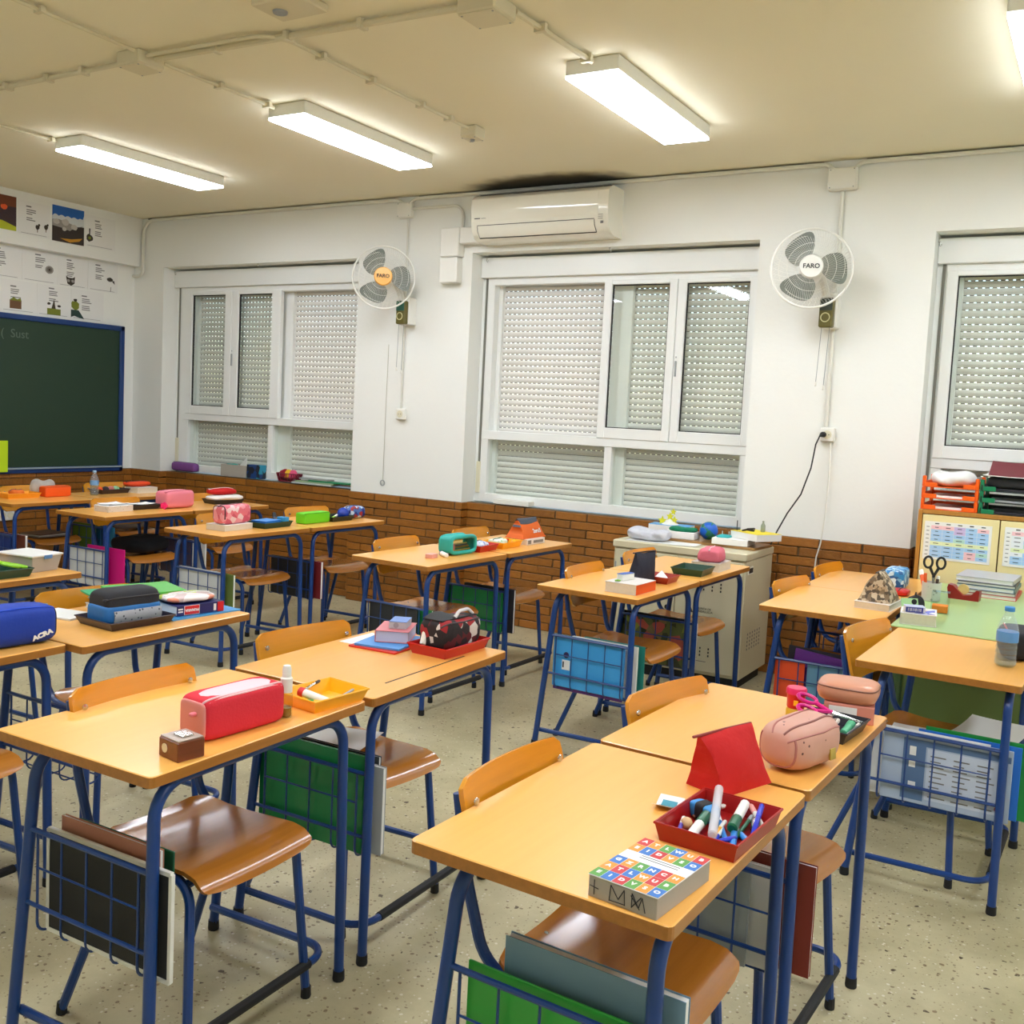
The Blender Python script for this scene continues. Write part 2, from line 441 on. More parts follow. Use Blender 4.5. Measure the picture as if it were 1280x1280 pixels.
# ------------------------------------------------------------------ brick wainscot: every brick its own piece
BP, BL, NC = 0.0568, 0.245, 15
_bm = {}
def brick_mesh(L, dep):
    k = (round(L, 2), round(dep, 3))
    if k not in _bm:
        L = k[0]
        m = MB().cbox(0.0028, L - 0.0028, -0.010, dep, 0.003, BP - 0.003, 0.003)
        _bm[k] = m.mesh('brick', M_BRICK, smooth=False)
    return _bm[k]
def wainscot(name, org, rz, L, stuff=False, ends=(False, False), dep=0.06, smin=0.0):
    """mortar slab with bricks in running bond; local x along the wall, -y out of it"""
    t = bpy.data.objects.new(name, MB().box(0, L, 0, dep, 0, ZB).mesh(name, M_MORTAR, False)); COL.objects.link(t)
    t.location = org; t.rotation_euler = (0, 0, rz); t['kind'] = 'structure'
    S_ = MB()
    for c in range(NC):
        x = -(c % 2) * BL * 0.5
        rr = random.Random(c * 31 + len(name))
        while x < L - 0.02:
            a = max(0, x); e = min(L, x + BL)
            if L - e < 0.03: e = L
            if e - a > 0.012:
                first, last = a == 0, e == L
                dy = rr.uniform(-0.0025, 0.0035)
                if stuff or e < smin:
                    S_.cbox(a + .005, e - .005, -0.011, 0.02, c * BP + .004, (c + 1) * BP - .005, .0035)
                else:
                    d = dep - 0.002 if (first and ends[0]) or (last and ends[1]) else 0.03
                    xx = a - (0.009 if first and ends[0] else 0); Lx = e - xx + (0.009 if last and ends[1] else 0)
                    o = bpy.data.objects.new('brick', brick_mesh(Lx, d)); COL.objects.link(o)
                    o.parent = t; o.location = (xx, dy, c * BP); o.rotation_euler = (0, rr.uniform(-.003, .003), 0)
            x += BL
    if S_.v:
        o = part('far_bricks', S_, M_BRICK, t, smooth=False); o['kind'] = 'stuff'
    return t
wainscot('trim_1', (XL + .012, YB - .001, 0), 0, WINS[0][0] - XL - .012, ends=(False, True), dep=0.1)
wainscot('trim_2', (WINS[0][0], 6.2, 0), 0, WINS[0][1] - WINS[0][0])
wainscot('trim_3', (WINS[0][1], YB - .001, 0), 0, WINS[1][0] - WINS[0][1], ends=(True, True), dep=0.1)
wainscot('trim_4', (WINS[1][0], 6.2, 0), 0, WINS[1][1] - WINS[1][0])
wainscot('trim_5', (WINS[1][1], YB - .001, 0), 0, WINS[2][0] - WINS[1][1], ends=(True, True), dep=0.1)
wainscot('trim_6', (WINS[2][0], 6.2, 0), 0, WINS[2][1] - WINS[2][0], stuff=True)
wainscot('trim_7', (XL - 0.001 + .012, 1.0, 0), pi / 2, YB - 1.0 - .002, smin=2.6, dep=0.012)

# ------------------------------------------------------------------ windows
SP = 0.041
def slat_mesh(L, holes=True):
    m = MB(); prof = []
    for i in range(6):
        a = i / 5; prof.append((-0.007 * sin(pi * a), 0.0008 + a * (SP - 0.0038)))
    vs = []; fs = []
    for (y, z) in prof: vs += [(0, y, z), (L, y, z)]
    for i in range(5): fs.append((2 * i, 2 * i + 1, 2 * i + 3, 2 * i + 2))
    n = len(prof)
    vs += [(0, 0.004, z) for y, z in prof] + [(L, 0.004, z) for y, z in prof]
    fs += [(2 * n, 3 * n, 3 * n - 1 + 0, 2 * n)][:0]
    b0, b1, t0, t1 = 2 * n, 3 * n, 3 * n - 1, 4 * n - 1
    fs.append((b0, t0, t1, b1))
    m.add(vs, fs)
    # bridging ligaments between the perforations
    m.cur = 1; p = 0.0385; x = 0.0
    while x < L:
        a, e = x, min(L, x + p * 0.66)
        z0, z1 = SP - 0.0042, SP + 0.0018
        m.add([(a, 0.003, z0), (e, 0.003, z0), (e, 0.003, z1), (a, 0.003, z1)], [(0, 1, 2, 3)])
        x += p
    return m.mesh('slat', [M_SLAT, M_WEB_SHADE], smooth=False)
_sl = {}
def window(no, x0, x1, outer, sashes, post, label=None):
    wn = bpy.data.objects.new(f'window_{no}', None); COL.objects.link(wn); wn['kind'] = 'structure'
    wn.location = (x0, 6.27, ZS)
    ox = -x0
    def L(x): return x + ox
    zt = 2.47 - ZS
    fr = MB(); fw = 0.058
    ol, orr = L(outer[0]), L(outer[1])
    fr.cbox(ol, ol + fw, 0, .07, 0, zt, .003).cbox(orr - fw, orr, 0, .07, 0, zt, .003)
    fr.cbox(ol, orr, 0.001, .069, zt - .05, zt, .003).cbox(ol, orr, 0.001, .069, 0, .062, .003)
    fr.cbox(ol, orr, -.004, .069, 1.315 - ZS, 1.378 - ZS, .003)
    fr.cbox(L(post[0]), L(post[0]) + .055, 0.002, .068, .05, 1.33 - ZS, .003)
    # filler strips to the plaster on both sides
    fr.box(0, ol, .012, .068, 0, zt).box(orr, x1 - x0, .012, .068, 0, zt)
    part('window_frame', fr, M_PVC, wn, smooth=False)
    for (a, b, ga, gb) in sashes:
        sm = MB(); z0, z1 = 1.372 - ZS, 2.432 - ZS; g0, g1 = 1.445 - ZS, 2.402 - ZS
        sm.cbox(L(a), L(ga), -.012, .03, z0, z1, .004).cbox(L(gb), L(b), -.012, .03, z0, z1, .004)
        sm.cbox(L(ga) - .004, L(gb) + .004, -.011, .03, z0, g0, .004).cbox(L(ga) - .004, L(gb) + .004, -.011, .03, g1, z1, .004)
        so = part('sash', sm, M_PVC, wn, smooth=False)
        gk = MB()
        for (u0, u1, v0, v1) in ((L(ga), L(ga) + .006, g0, g1), (L(gb) - .006, L(gb), g0, g1), (L(ga), L(gb), g0, g0 + .006), (L(ga), L(gb), g1 - .006, g1)):
            gk.box(u0, u1, .002, .016, v0, v1)
        part('seal', gk, M_BLACK, so, smooth=False)
        part('glass_pane', MB().box(L(ga) + .001, L(gb) - .001, .006, .010, g0 + .001, g1 - .001), M_GLASS, so, smooth=False)
    for (a, b) in ((ol + fw, L(post[0])), (L(post[0]) + .055, orr - fw)):
        part('glass_pane', MB().box(a + .001, b - .001, .03, .034, .063, 1.314 - ZS), M_GLASS, wn, smooth=False)
    hd = MB().box(L(sashes[-1][0]) + .012, L(sashes[-1][0]) + .022, -.022, -.012, 1.8 - ZS, 1.9 - ZS).box(L(sashes[-1][0]) + .014, L(sashes[-1][0]) + .02, -.018, -.012, 1.92 - ZS, 1.93 - ZS)
    part('sash_latch', hd, M_GREY, wn, smooth=False)
    part('shutter_box', MB().cbox(0.002, x1 - x0 - .002, -.03, .2, zt, 2.612 - ZS, .004), M_PVC, wn, smooth=False)
    # guides for the two rolling shutters behind the sashes
    gd = MB()
    for (a, b) in ((0, ol + .085), (L(post[0]) - .02, L(post[1]) + .02), (orr - .085, x1 - x0)):
        gd.box(a, b, .07, .135, 0, zt)
    part('shutter_guide', gd, M_PVC, wn, smooth=False)
    n = int((zt) / SP)
    for (a, b) in ((ol + .078, L(post[0]) - .012), (L(post[1]) + .012, orr - .078)):
        k = round(b - a, 3)
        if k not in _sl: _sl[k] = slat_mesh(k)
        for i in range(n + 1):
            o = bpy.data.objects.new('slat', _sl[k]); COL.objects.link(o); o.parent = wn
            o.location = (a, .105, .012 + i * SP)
        part('bottom_bar', MB().cbox(a, b, .094, .112, 0.0, .016, .002), M_PVC, wn, smooth=False)
    part('shutter_strap', MB().box(.028, .044, .004, .007, .28, zt), mat('grey strap', (120, 118, 108), rough=0.8), wn, smooth=False)
    part('strap_winder', MB().cbox(.018, .056, -.004, .01, .06, .29, .004), M_IVORY, wn, smooth=False)
    return wn
window(1, -7.2, -5.03, (-7.085, -5.09), [(-7.06, -6.512, -6.99, -6.59), (-6.508, -5.95, -6.43, -6.05)], (-6.065, -5.9))
window(2, -4.0, -1.93, (-3.95, -1.955), [(-3.02, -2.497, -2.962, -2.552), (-2.493, -1.965, -2.434, -2.018)], (-2.96, -2.86))
window(3, -0.94, 1.13, (-0.89, 1.09), [(-0.885, -0.33, -0.825, -0.40), (-0.326, 0.23, -0.26, 0.16)], (0.1, 0.2))
# little curtain hooks under the lintels
for i, (x, y, z) in enumerate(((-6.12, 6.16, 2.63), (-2.95, 6.16, 2.63), (-3.93, 6.2, 2.6), (-7.15, 6.2, 2.6), (-0.93, 6.2, 2.585))):
    m_ = MB().tube([(0, 0, 0), (0, 0, -.018), (.006, 0, -.026), (.012, 0, -.02), (.012, 0, -.012)], .0025, 6)
    m_.lathe([(.009, -.002), (.009, 0)], 8)
    lab = ['small metal hook under the lintel of the left window', 'small metal hook under the lintel right of the air conditioner', 'small metal hook in the left reveal of the middle window',
           'small metal hook in the left reveal of the left window', 'small metal hook in the left reveal of the right window'][i]
    solo('curtain_hook', m_, M_STEEL, lab, 'hook', (x, y, z), group='curtain hooks')

# ------------------------------------------------------------------ ceiling lamps (these light the room)
M_LED = emit('lit lamp diffuser', (236, 243, 255), LAMP_STRENGTH)
def lamp(x, y, label):
    t = thing('ceiling_lamp', label, 'ceiling lamp', (x, y, ZC - .072), 0, 'rectangular ceiling lamps')
    h = MB()
    w2, l2 = .1275, .57
    h.cbox(-w2, w2, -l2, l2, .005, .0715, .004)
    part('housing', h, M_WHITE, t, smooth=False)
    part('diffuser', MB().cbox(-w2 + .001, w2 - .001, -l2 + .001, l2 - .001, -.006, .004, .003), M_LED, t, smooth=False)
    return t
lab4 = {(-5.59, 4.58): 'lit rectangular ceiling lamp farthest left, above the desks by the blackboard', (-3.815, 4.58): 'lit rectangular ceiling lamp, second from the left, beyond the junction box',
        (-2.065, 4.6): 'lit rectangular ceiling lamp in front of the air conditioner, third from the left', (-0.32, 4.6): 'lit rectangular ceiling lamp cut off by the right edge of the photo'}
for (x, y), l in lab4.items(): lamp(x, y, l)
for i, (x, y) in enumerate(((-5.59, 1.25), (-3.815, 1.25), (-2.065, 1.25), (-0.32, 1.25), (1.45, 1.25), (1.45, 4.6))):
    lamp(x, y, ('first', 'second', 'third', 'fourth', 'fifth')[i] + ' ceiling lamp from the left in the row above the camera' if i < 5 else 'ceiling lamp right of the photo, nearest the right wall by the windows')

# ------------------------------------------------------------------ ceiling conduits and boxes
M_COND = mat('cream painted conduit', (214, 206, 178), rough=0.6)
def conduit(name, pts, r, label, clips=(), fr=.08, cat='conduit'):
    t = thing(name, label, cat, pts[0])
    o = Vector(pts[0])
    part('pipe', MB().tube(fillet([Vector(p) - o for p in pts], fr), r, 8), M_COND, t)
    for (p, ax) in clips:
        q = Vector(p) - o
        c = MB().box(-.011, .011, -.025, .025, -r - .004, r + .004) if ax == 'x' else MB().box(-.025, .025, -.011, .011, -r - .004, r + .004)
        part('pipe_clip', c, M_COND, t, loc=q, smooth=False)
    return t
zc = ZC - .022
conduit('ceiling_conduit', [(-7.3, 3.2, zc), (-4.03, 3.2, zc)], .012, 'cream conduit on the ceiling running left from the square junction box', [((x, 3.2, zc), 'x') for x in (-5.9, -4.95, -4.62, -4.35)])
conduit('ceiling_conduit', [(-3.87, 3.22, zc), (-2.26, 3.3, zc)], .015, 'thick cream conduit on the ceiling running right from the square junction box', [((x, 3.22 + (x + 3.87) * .05, zc), 'x') for x in (-3.5, -3.1, -2.72)])
conduit('ceiling_conduit', [(-3.87, 3.17, zc), (-3.13, 3.2, zc), (-3.13, 4.68, zc)], .009, 'thin cream conduit bending across the ceiling to the small sensor', [((-3.13, y, zc), 'y') for y in (3.5, 3.85, 4.25, 4.5)], fr=.14)
conduit('ceiling_conduit', [(-3.87, 3.1, zc), (-3.82, 2.0, zc)], .009, 'thin cream conduit running from the square junction box to the top left corner', [((-3.845, 2.62, zc), 'y')])
conduit('ceiling_conduit', [(-3.89, 3.28, zc), (-3.89, 4.0, zc)], .009, 'thin cream conduit from the square junction box to the second lamp', [((-3.89, 3.62, zc), 'y'), ((-3.89, 3.95, zc), 'y')])
conduit('ceiling_conduit', [(-5.7, 2.9, zc), (-5.7, 4.0, zc)], .009, 'thin cream conduit feeding the farthest left lamp', [((-5.7, 3.97, zc), 'y')])
conduit('ceiling_conduit', [(-2.09, 3.42, zc), (-2.06, 4.02, zc)], .012, 'cream conduit on the ceiling feeding the third lamp', [((-2.08, 3.6, zc), 'y'), ((-2.065, 3.98, zc), 'y')])
def jbox(loc, s, label, m=None, name='junction_box', cat='junction box', ax='z'):
    m = m or M_COND
    t = thing(name, label, cat, loc)
    sx, sy, sz = s
    part('housing', MB().cbox(-sx / 2, sx / 2, -sy / 2, sy / 2, -sz / 2, sz / 2, .006), m, t, smooth=False)
    if ax == 'z': part('lid', MB().cbox(-sx / 2 + .004, sx / 2 - .004, -sy / 2 + .004, sy / 2 - .004, -sz / 2 - .006, -sz / 2, .003), m, t, smooth=False)
    else: part('lid', MB().cbox(-sx / 2 + .004, sx / 2 - .004, -sy / 2 - .006, -sy / 2, -sz / 2 + .004, sz / 2 - .004, .003), m, t, smooth=False)
    for a in (-1, 1):
        for b in (-1, 1):
            if ax == 'z': p = (a * sx * .4, b * sy * .4, -sz / 2 - .008); sc = MB().lathe([(.004, 0), (.004, .003)], 8)
            else: p = (a * sx * .4, -sy / 2 - .008, b * sz * .4); sc = MB().box(-.003, .003, 0, .003, -.003, .003)
            part('screw', sc, M_GREY, t, loc=p, smooth=False)
    return t
jbox((-3.95, 3.2, ZC - .03), (.15, .15, .06), 'cream square junction box where the ceiling conduits cross')
jbox((-2.17, 3.34, ZC - .03), (.17, .16, .06), 'cream junction box on the ceiling at the top edge above the third lamp')
t = jbox((-3.14, 4.75, ZC - .03), (.1, .1, .058), 'small cream sensor box on the ceiling between the second and third lamps', name='ceiling_sensor', cat='sensor')
part('lens', MB().lathe([(.004, -.05), (.012, -.046), (.014, -.03)], 12), M_GREY, t)
t = thing('ceiling_detector', 'flat cream detector plate on the ceiling at the top edge', 'detector', (-2.87, 3.02, ZC - .02))
part('base', MB().cbox(-.12, .12, -.09, .09, -.012, .018, .005), M_COND, t, smooth=False)
part('dial', MB().lathe([(.028, -.02), (.03, -.012)], 14), M_GREY, t, loc=(-.05, 0, 0))

# ------------------------------------------------------------------ wall conduits, boxes, sockets, cables
ZW = 3.036
M_WC = mat('white painted conduit', (222, 221, 210), rough=0.6)
def wallpipe(pts, r, label, fr=.08, name='wall_conduit', cat='conduit', m=None):
    o = Vector(pts[0])
    return solo(name, MB().tube(fillet([Vector(p) - o for p in pts], fr), r, 8), m or M_WC, label, cat, pts[0])
wallpipe([(-7.56, 6.09, 2.56), (-7.44, 6.095, 2.56), (-7.44, 6.095, ZW), (-4.66, 6.095, ZW), (-4.61, 6.095, 3.005)], .014, 'white conduit along the ceiling edge from the left corner to the first wall box', fr=.12)
wallpipe([(-4.55, 6.095, 3.005), (-4.50, 6.095, ZW), (-1.55, 6.095, ZW), (-1.50, 6.095, 2.985)], .013, 'white conduit along the ceiling edge behind the air conditioner', fr=.05)
wallpipe([(-1.42, 6.095, 2.985), (-1.36, 6.095, ZW), (1.6, 6.095, ZW)], .013, 'white conduit along the ceiling edge right of the second wall box', fr=.06)
wallpipe([(-7.40, 6.112, ZC - .006), (-4.70, 6.112, ZC - .006)], .0045, 'thin black strip of painted shade on the ceiling edge left of the first wall box', name='ceiling_shade_line', cat='cable', m=M_BLACK)  # black tubes added as the shadow line between ceiling and wall
wallpipe([(-4.48, 6.112, ZC - .006), (-1.58, 6.112, ZC - .006)], .0045, 'thin black strip of painted shade on the ceiling edge between the two wall boxes', name='ceiling_shade_line', cat='cable', m=M_BLACK)
wallpipe([(-1.34, 6.112, ZC - .006), (1.6, 6.112, ZC - .006)], .0045, 'thin black strip of painted shade on the ceiling edge right of the second wall box', name='ceiling_shade_line', cat='cable', m=M_BLACK)
wallpipe([(-4.53, 6.1, 2.965), (-4.08, 6.1, 2.965), (-4.08, 6.1, 2.8)], .011, 'white conduit bending from the first wall box down to the trunking', fr=.08)
wallpipe([(-4.57, 6.11, 2.91), (-4.57, 6.11, 1.5)], .007, 'thin white conduit running down to the left wall socket')
wallpipe([(-1.46, 6.105, 2.88), (-1.455, 6.105, 1.52)], .012, 'white conduit running down behind the right fan to the socket')
jbox((-4.585, 6.095, 2.955), (.125, .05, .11), 'white wall junction box left of the air conditioner', M_WHITE, 'wall_junction_box', ax='y')
jbox((-1.46, 6.095, 2.945), (.165, .05, .125), 'white wall junction box above the right fan', M_WHITE, 'wall_junction_box', ax='y')
def socket(x, z, label):
    t = thing('wall_socket', label, 'wall socket', (x, YB, z))
    part('plate', MB().cbox(-.042, .042, -.035, 0, -.042, .042, .006), M_WHITE, t, smooth=False)
    T = Matrix.Rotation(pi / 2, 4, 'X')
    part('outlet', MB().lathe([(.026, .034), (.026, .037), (.02, .037)], 16, T), M_IVORY, t)
    part('contact', MB().box(-.012, -.008, -.038, -.036, -.003, .003).box(.008, .012, -.038, -.036, -.003, .003), M_INK, t, smooth=False)
    return t
socket(-4.56, 1.465, 'white wall socket on the pillar below the left fan')
socket(-1.44, 1.475, 'white wall socket with a black plug on the pillar below the right fan')
t = thing('wall_socket', 'white double wall socket low on the brick under the blackboard', 'wall socket', (XL + .024, 4.89, .5), pi / 2)
part('plate', MB().cbox(-.07, .07, -.02, 0.01, -.042, .042, .005), M_WHITE, t, smooth=False)
part('outlet', MB().lathe([(.026, .02), (.026, .024)], 14, Matrix.Rotation(pi / 2, 4, 'X')), M_IVORY, t, loc=(-.032, 0, 0))
part('outlet', MB().lathe([(.026, .02), (.026, .024)], 14, Matrix.Rotation(pi / 2, 4, 'X')), M_IVORY, t, loc=(.032, 0, 0))
t = thing('power_cord', 'black power cord hanging from the right wall socket down to the cart', 'cord', (-1.46, 6.08, 1.475))
cp = [(0, -.01, 0), (-.012, -.035, -.01), (-.03, -.04, -.06), (-.05, -.03, -.2), (-.1, -.02, -.36), (-.17, -.03, -.48), (-.215, -.06, -.59), (-.24, -.1, -.68)]
part('cord', MB().tube(cp, .0045, 7), M_BLACK, t)
part('plug', MB().tube([(.0, 0.006, 0), (0, -.028, 0), (-.008, -.04, -.008)], [.017, .015, .008], 10), M_BLACK, t)
t = thing('white_cable', 'thin white cable hanging from the right wall socket over the bricks', 'cable', (-1.42, 6.1, 1.43))
part('cord', MB().tube([(0, 0, 0), (.006, -.005, -.2), (.002, -.012, -.45), (-.012, -.014, -.6), (-.03, -.014, -.68), (-.035, -.014, -.78), (-.02, -.014, -1.2)], .0045, 6), M_WC, t)
t = thing('pull_string', 'thin string with a ring hanging on the pillar left of the left fan cords', 'string', (-4.71, 6.115, 1.98))
part('string', MB().tube([(0, 0, 0), (-.002, -.004, -.5), (-.004, -.004, -1.02)], .0025, 5), mat('dull string', (186, 182, 168), rough=0.9), t)
rg = [(.02 * cos(a) - .004, -.008, -1.042 + .02 * sin(a)) for a in [2 * pi * k / 14 for k in range(14)]]
part('ring', MB().tube(rg, .004, 6, closed=True), M_GREY, t)

# ------------------------------------------------------------------ trunking and air conditioner
t = thing('cable_trunking', 'white square trunking stepping down beside the air conditioner', 'trunking', (-4.155, YB, 2.6))
part('cover', MB().cbox(-.075, .075, -.075, 0, -.185, -.005, .006), M_WHITE, t, smooth=False)
part('cover', MB().cbox(-.075, .085, -.078, 0, -.002, .2, .006), M_WHITE, t, smooth=False)
part('cover', MB().cbox(.088, .27, -.076, 0, .085, .198, .006), M_WHITE, t, smooth=False)
t = thing('air_conditioner', 'white wall mounted air conditioner above the middle window', 'air conditioner', (-3.365, YB, 2.672))
W2 = .515
prof = [(0, 0), (-.11, .0), (-.17, .018), (-.205, .06), (-.222, .12), (-.226, .2), (-.222, .275), (-.19, .3), (-.16, .312), (0, .312)]
def extr(prof, x0, x1):
    n = len(prof); vs = [(x0, y, z) for y, z in prof] + [(x1, y, z) for y, z in prof]
    return vs, [tuple(range(n)), tuple(reversed(range(n, 2 * n)))] + [(i, n + i, n + (i + 1) % n, (i + 1) % n) for i in range(n)]
M_AC = mat('glossy ivory casing', (234, 232, 218), rough=0.08, coat=0.5)
part('body', MB().add(*extr(prof, -W2, W2)), M_AC, t)
pf = [(-.2065, .104), (-.224, .125), (-.229, .2), (-.225, .272), (-.218, .28), (-.215, .2), (-.2, .11)]
part('front_panel', MB().add(*extr(pf, -W2 + .006, W2 - .07)), M_AC, t)
fl = [(-.178, .024), (-.209, .062), (-.215, .094), (-.205, .094), (-.17, .03)]
part('air_flap', MB().add(*extr(fl, -W2 + .05, W2 - .1)), M_AC, t)
gp = MB()
for x in (-W2 + .048, W2 - .098): gp.tube([(x, -.172, .021), (x, -.2085, .061), (x, -.2155, .095)], .0022, 6)
gp.tube([(-W2 + .048, -.2165, .099), (W2 - .098, -.2165, .099)], .0022, 6).tube([(-W2 + .048, -.173, .0205), (W2 - .098, -.173, .0205)], .0032, 6)
part('gap', gp, M_INK, t, 'dark slot around the flap', smooth=False)
gr = MB()
for i in range(16): gr.box(-W2 + .03 + i * .062, -W2 + .085 + i * .062, -.18, -.02, .3125, .315)
part('intake_grille', gr, M_GREY, t, smooth=False)
tx = MB().box(-W2 + .03, -W2 + .075, -.2285, -.226, .142, .147).box(-W2 + .085, -W2 + .12, -.2285, -.226, .143, .145)
part('printed_text', tx, M_INK, t, smooth=False)
tx = MB()
for i in range(3): tx.box(W2 - .068, W2 - .035, -.2246, -.222, .1 - i * .012 + .02, .103 - i * .012 + .02)
tx.box(W2 - .05, W2 - .03, -.2235, -.2205, .066, .082)
part('label_sticker', tx, M_TEXT, t, smooth=False)

# ------------------------------------------------------------------ wall fans
def fan(x, z, yaw, label, hubm, txt, paired_top):
    t = thing('wall_fan', label, 'wall fan', (x, 5.86, z))
    hd = bpy.data.objects.new('fan_head', None)
    R_ = .222
    T = Matrix.Rotation(yaw, 4, 'Z') @ Matrix.Rotation(radians(-3), 4, 'X')
    Rx = Matrix.Rotation(pi / 2, 4, 'X')     # lathe axis z -> -y
    TL = T @ Rx
    g = MB()
    def dome(r, front):   # local offset along axis
        q = r / R_
        return (.055 * (1 - q ** 2.5)) if front else -.06 * (1 - q ** 3)
    for front in (True, False):
        nr = 84 if front else 40
        for k in range(nr):
            a0 = 2 * pi * k / nr; pts = []
            for i in range(6):
                r = .05 + (R_ - .05) * i / 5; a = a0 + .35 * (i / 5) * (1 if front else -1)
                pts.append((r * cos(a), r * sin(a), dome(r, front)))
            g.tube(pts, .0008, 3, cap=False, T=TL)
        for r in (.09, .135, .18):
            g.tube([(r * cos(2 * pi * k / 40), r * sin(2 * pi * k / 40), dome(r, front)) for k in range(40)], .0012, 4, closed=True, T=TL)
    part('guard', g, M_WHITE, t, smooth=False)
    part('rim', MB().tube([(R_ * cos(2 * pi * k / 48), R_ * sin(2 * pi * k / 48), 0) for k in range(48)], .0065, 8, closed=True, T=TL), M_WHITE, t)
    cap = part('hub_cap', MB().lathe([(.066, .038), (.066, .055), (.06, .062), (.0, .0635)], 28, TL), hubm, t)
    o = lettering(txt, .036, M_INK, cap, (0, 0, 0), (0, 0, 0), .0008)
    o.matrix_local = TL @ Matrix.Translation((0, 0, .0645))
    M_BL = mat('grey fan blade', (112, 118, 108), rough=0.4)
    for k in range(3):
        a0 = radians(124 + 120 * k)
        poly = []
        for i in range(28):
            th = 2 * pi * i / 28; sg = lambda v, e: (1 if v >= 0 else -1) * abs(v) ** e
            u = .118 + .074 * sg(cos(th), .8); v = .102 * sg(sin(th), .8) * (.45 + .62 * u / .19) - .25 * (u - .1)
            poly.append((u * cos(a0) - v * sin(a0), u * sin(a0) + v * cos(a0)))
        n = len(poly)
        def zz(p): return .01 - .035 * ((atan2(p[1], p[0]) - a0 + pi) % (2 * pi) - pi)
        vs = [(px, py, zz((px, py))) for px, py in poly] + [(px, py, zz((px, py)) - .003) for px, py in poly]
        part('blade', MB().add(vs, [tuple(range(n)), tuple(reversed(range(n, 2 * n)))] + [(i, n + i, n + (i + 1) % n, (i + 1) % n) for i in range(n)], TL), M_BL, t, smooth=False)
    part('motor_housing', MB().lathe([(.02, -.17), (.055, -.16), (.07, -.12), (.07, -.05), (.05, -.01), (.03, .0)], 20, TL), M_WHITE, t)
    yb = YB - 5.86
    part('wall_arm', MB().tube(fillet([(.03, .1, -.02), (.05, .14, -.1), (.06, .19, -.2)], .05), .022, 10).cbox(.02, .12, .165, yb - .001, -.32, -.12, .008), M_WHITE, t, smooth=False)
    bx = part('control_box', MB().cbox(.03, .108, .12, .17, -.318, -.15, .006), mat('dark olive plastic', (96, 88, 26), rough=0.35), t, smooth=False)
    part('top_panel', MB().box(.034, .104, .1185, .121, -.222, -.155), mat('dark green panel ' + ('a' if paired_top else 'b'), (16, 84, 66) if paired_top else (50, 58, 44), rough=0.35), bx, smooth=False)
    part('dial_ring', MB().tube([(.067 + .025 * cos(2 * pi * k / 20), .1175, -.262 + .025 * sin(2 * pi * k / 20)) for k in range(20)], .0035, 6, closed=True), mat('pale ring', (206, 200, 150), rough=0.4), bx)
    for (dx, ln) in ((.045, .32), (.09, .34)):
        c = part('pull_cord', MB().tube([(dx, .145, -.318), (dx - .012, .15, -.318 - ln)], .002, 5), M_GREY, t)
        part('cord_knob', MB().lathe([(.003, -.018), (.007, -.014), (.006, .004), (.002, .008)], 8), M_WHITE, c, loc=(dx - .012, .15, -.318 - ln))
    return t
fan(-4.585, 2.437, radians(35), 'white wall fan with an orange hub cap left of the air conditioner', mat('orange hub plastic', (244, 178, 78), rough=0.35), 'FARO', True)
fan(-1.543, 2.408, radians(14), 'white wall fan with a white hub cap between the middle and right windows', M_WHITE, 'FARO', False)

# ------------------------------------------------------------------ blackboard and posters on the left wall
t = thing('blackboard', 'dark green chalkboard with a blue frame on the left wall', 'blackboard', (XL, 4.3, 1.47), pi / 2)
L2, H2 = 1.7, .638
part('board_surface', MB().box(-L2 + .03, L2 - .03, -.022, -.004, -H2 + .03, H2 - .03), mat('dark green slate', (30, 56, 38), rough=0.55, var=0.12, vscale=3), t, smooth=False)
M_BF = mat('blue board frame', (22, 58, 116), rough=0.35)
for b in ((-L2, L2, H2 - .045, H2), (-L2, L2, -H2, -H2 + .05), (-L2, -L2 + .045, -H2, H2), (L2 - .045, L2, -H2, H2)):
    part('frame_rail', MB().cbox(b[0], b[1], -.04, -.001, b[2], b[3], .006), M_BF, t, smooth=False)
part('chalk_ledge', MB().cbox(-L2 + .05, L2 - .02, -.052, -.04, -H2 + .035, -H2 + .048, .002), mat('pale chalk ledge', (150, 165, 176), rough=0.5), t, smooth=False)
lettering('(  Sust', .095, mat('faint chalk', (96, 112, 98), rough=0.95), t, (.66, -.0232, .48), (pi / 2, 0, 0), name='chalk_writing')
solo('lime_folder', MB().cbox(-.25, .25, -.006, .006, 0, .25, .002), mat('lime card', (196, 226, 22), rough=0.5), 'bright lime folder standing at the blackboard bottom edge on the left', 'folder', (XL + .064, 4.63, .85), pi / 2, smooth=False)

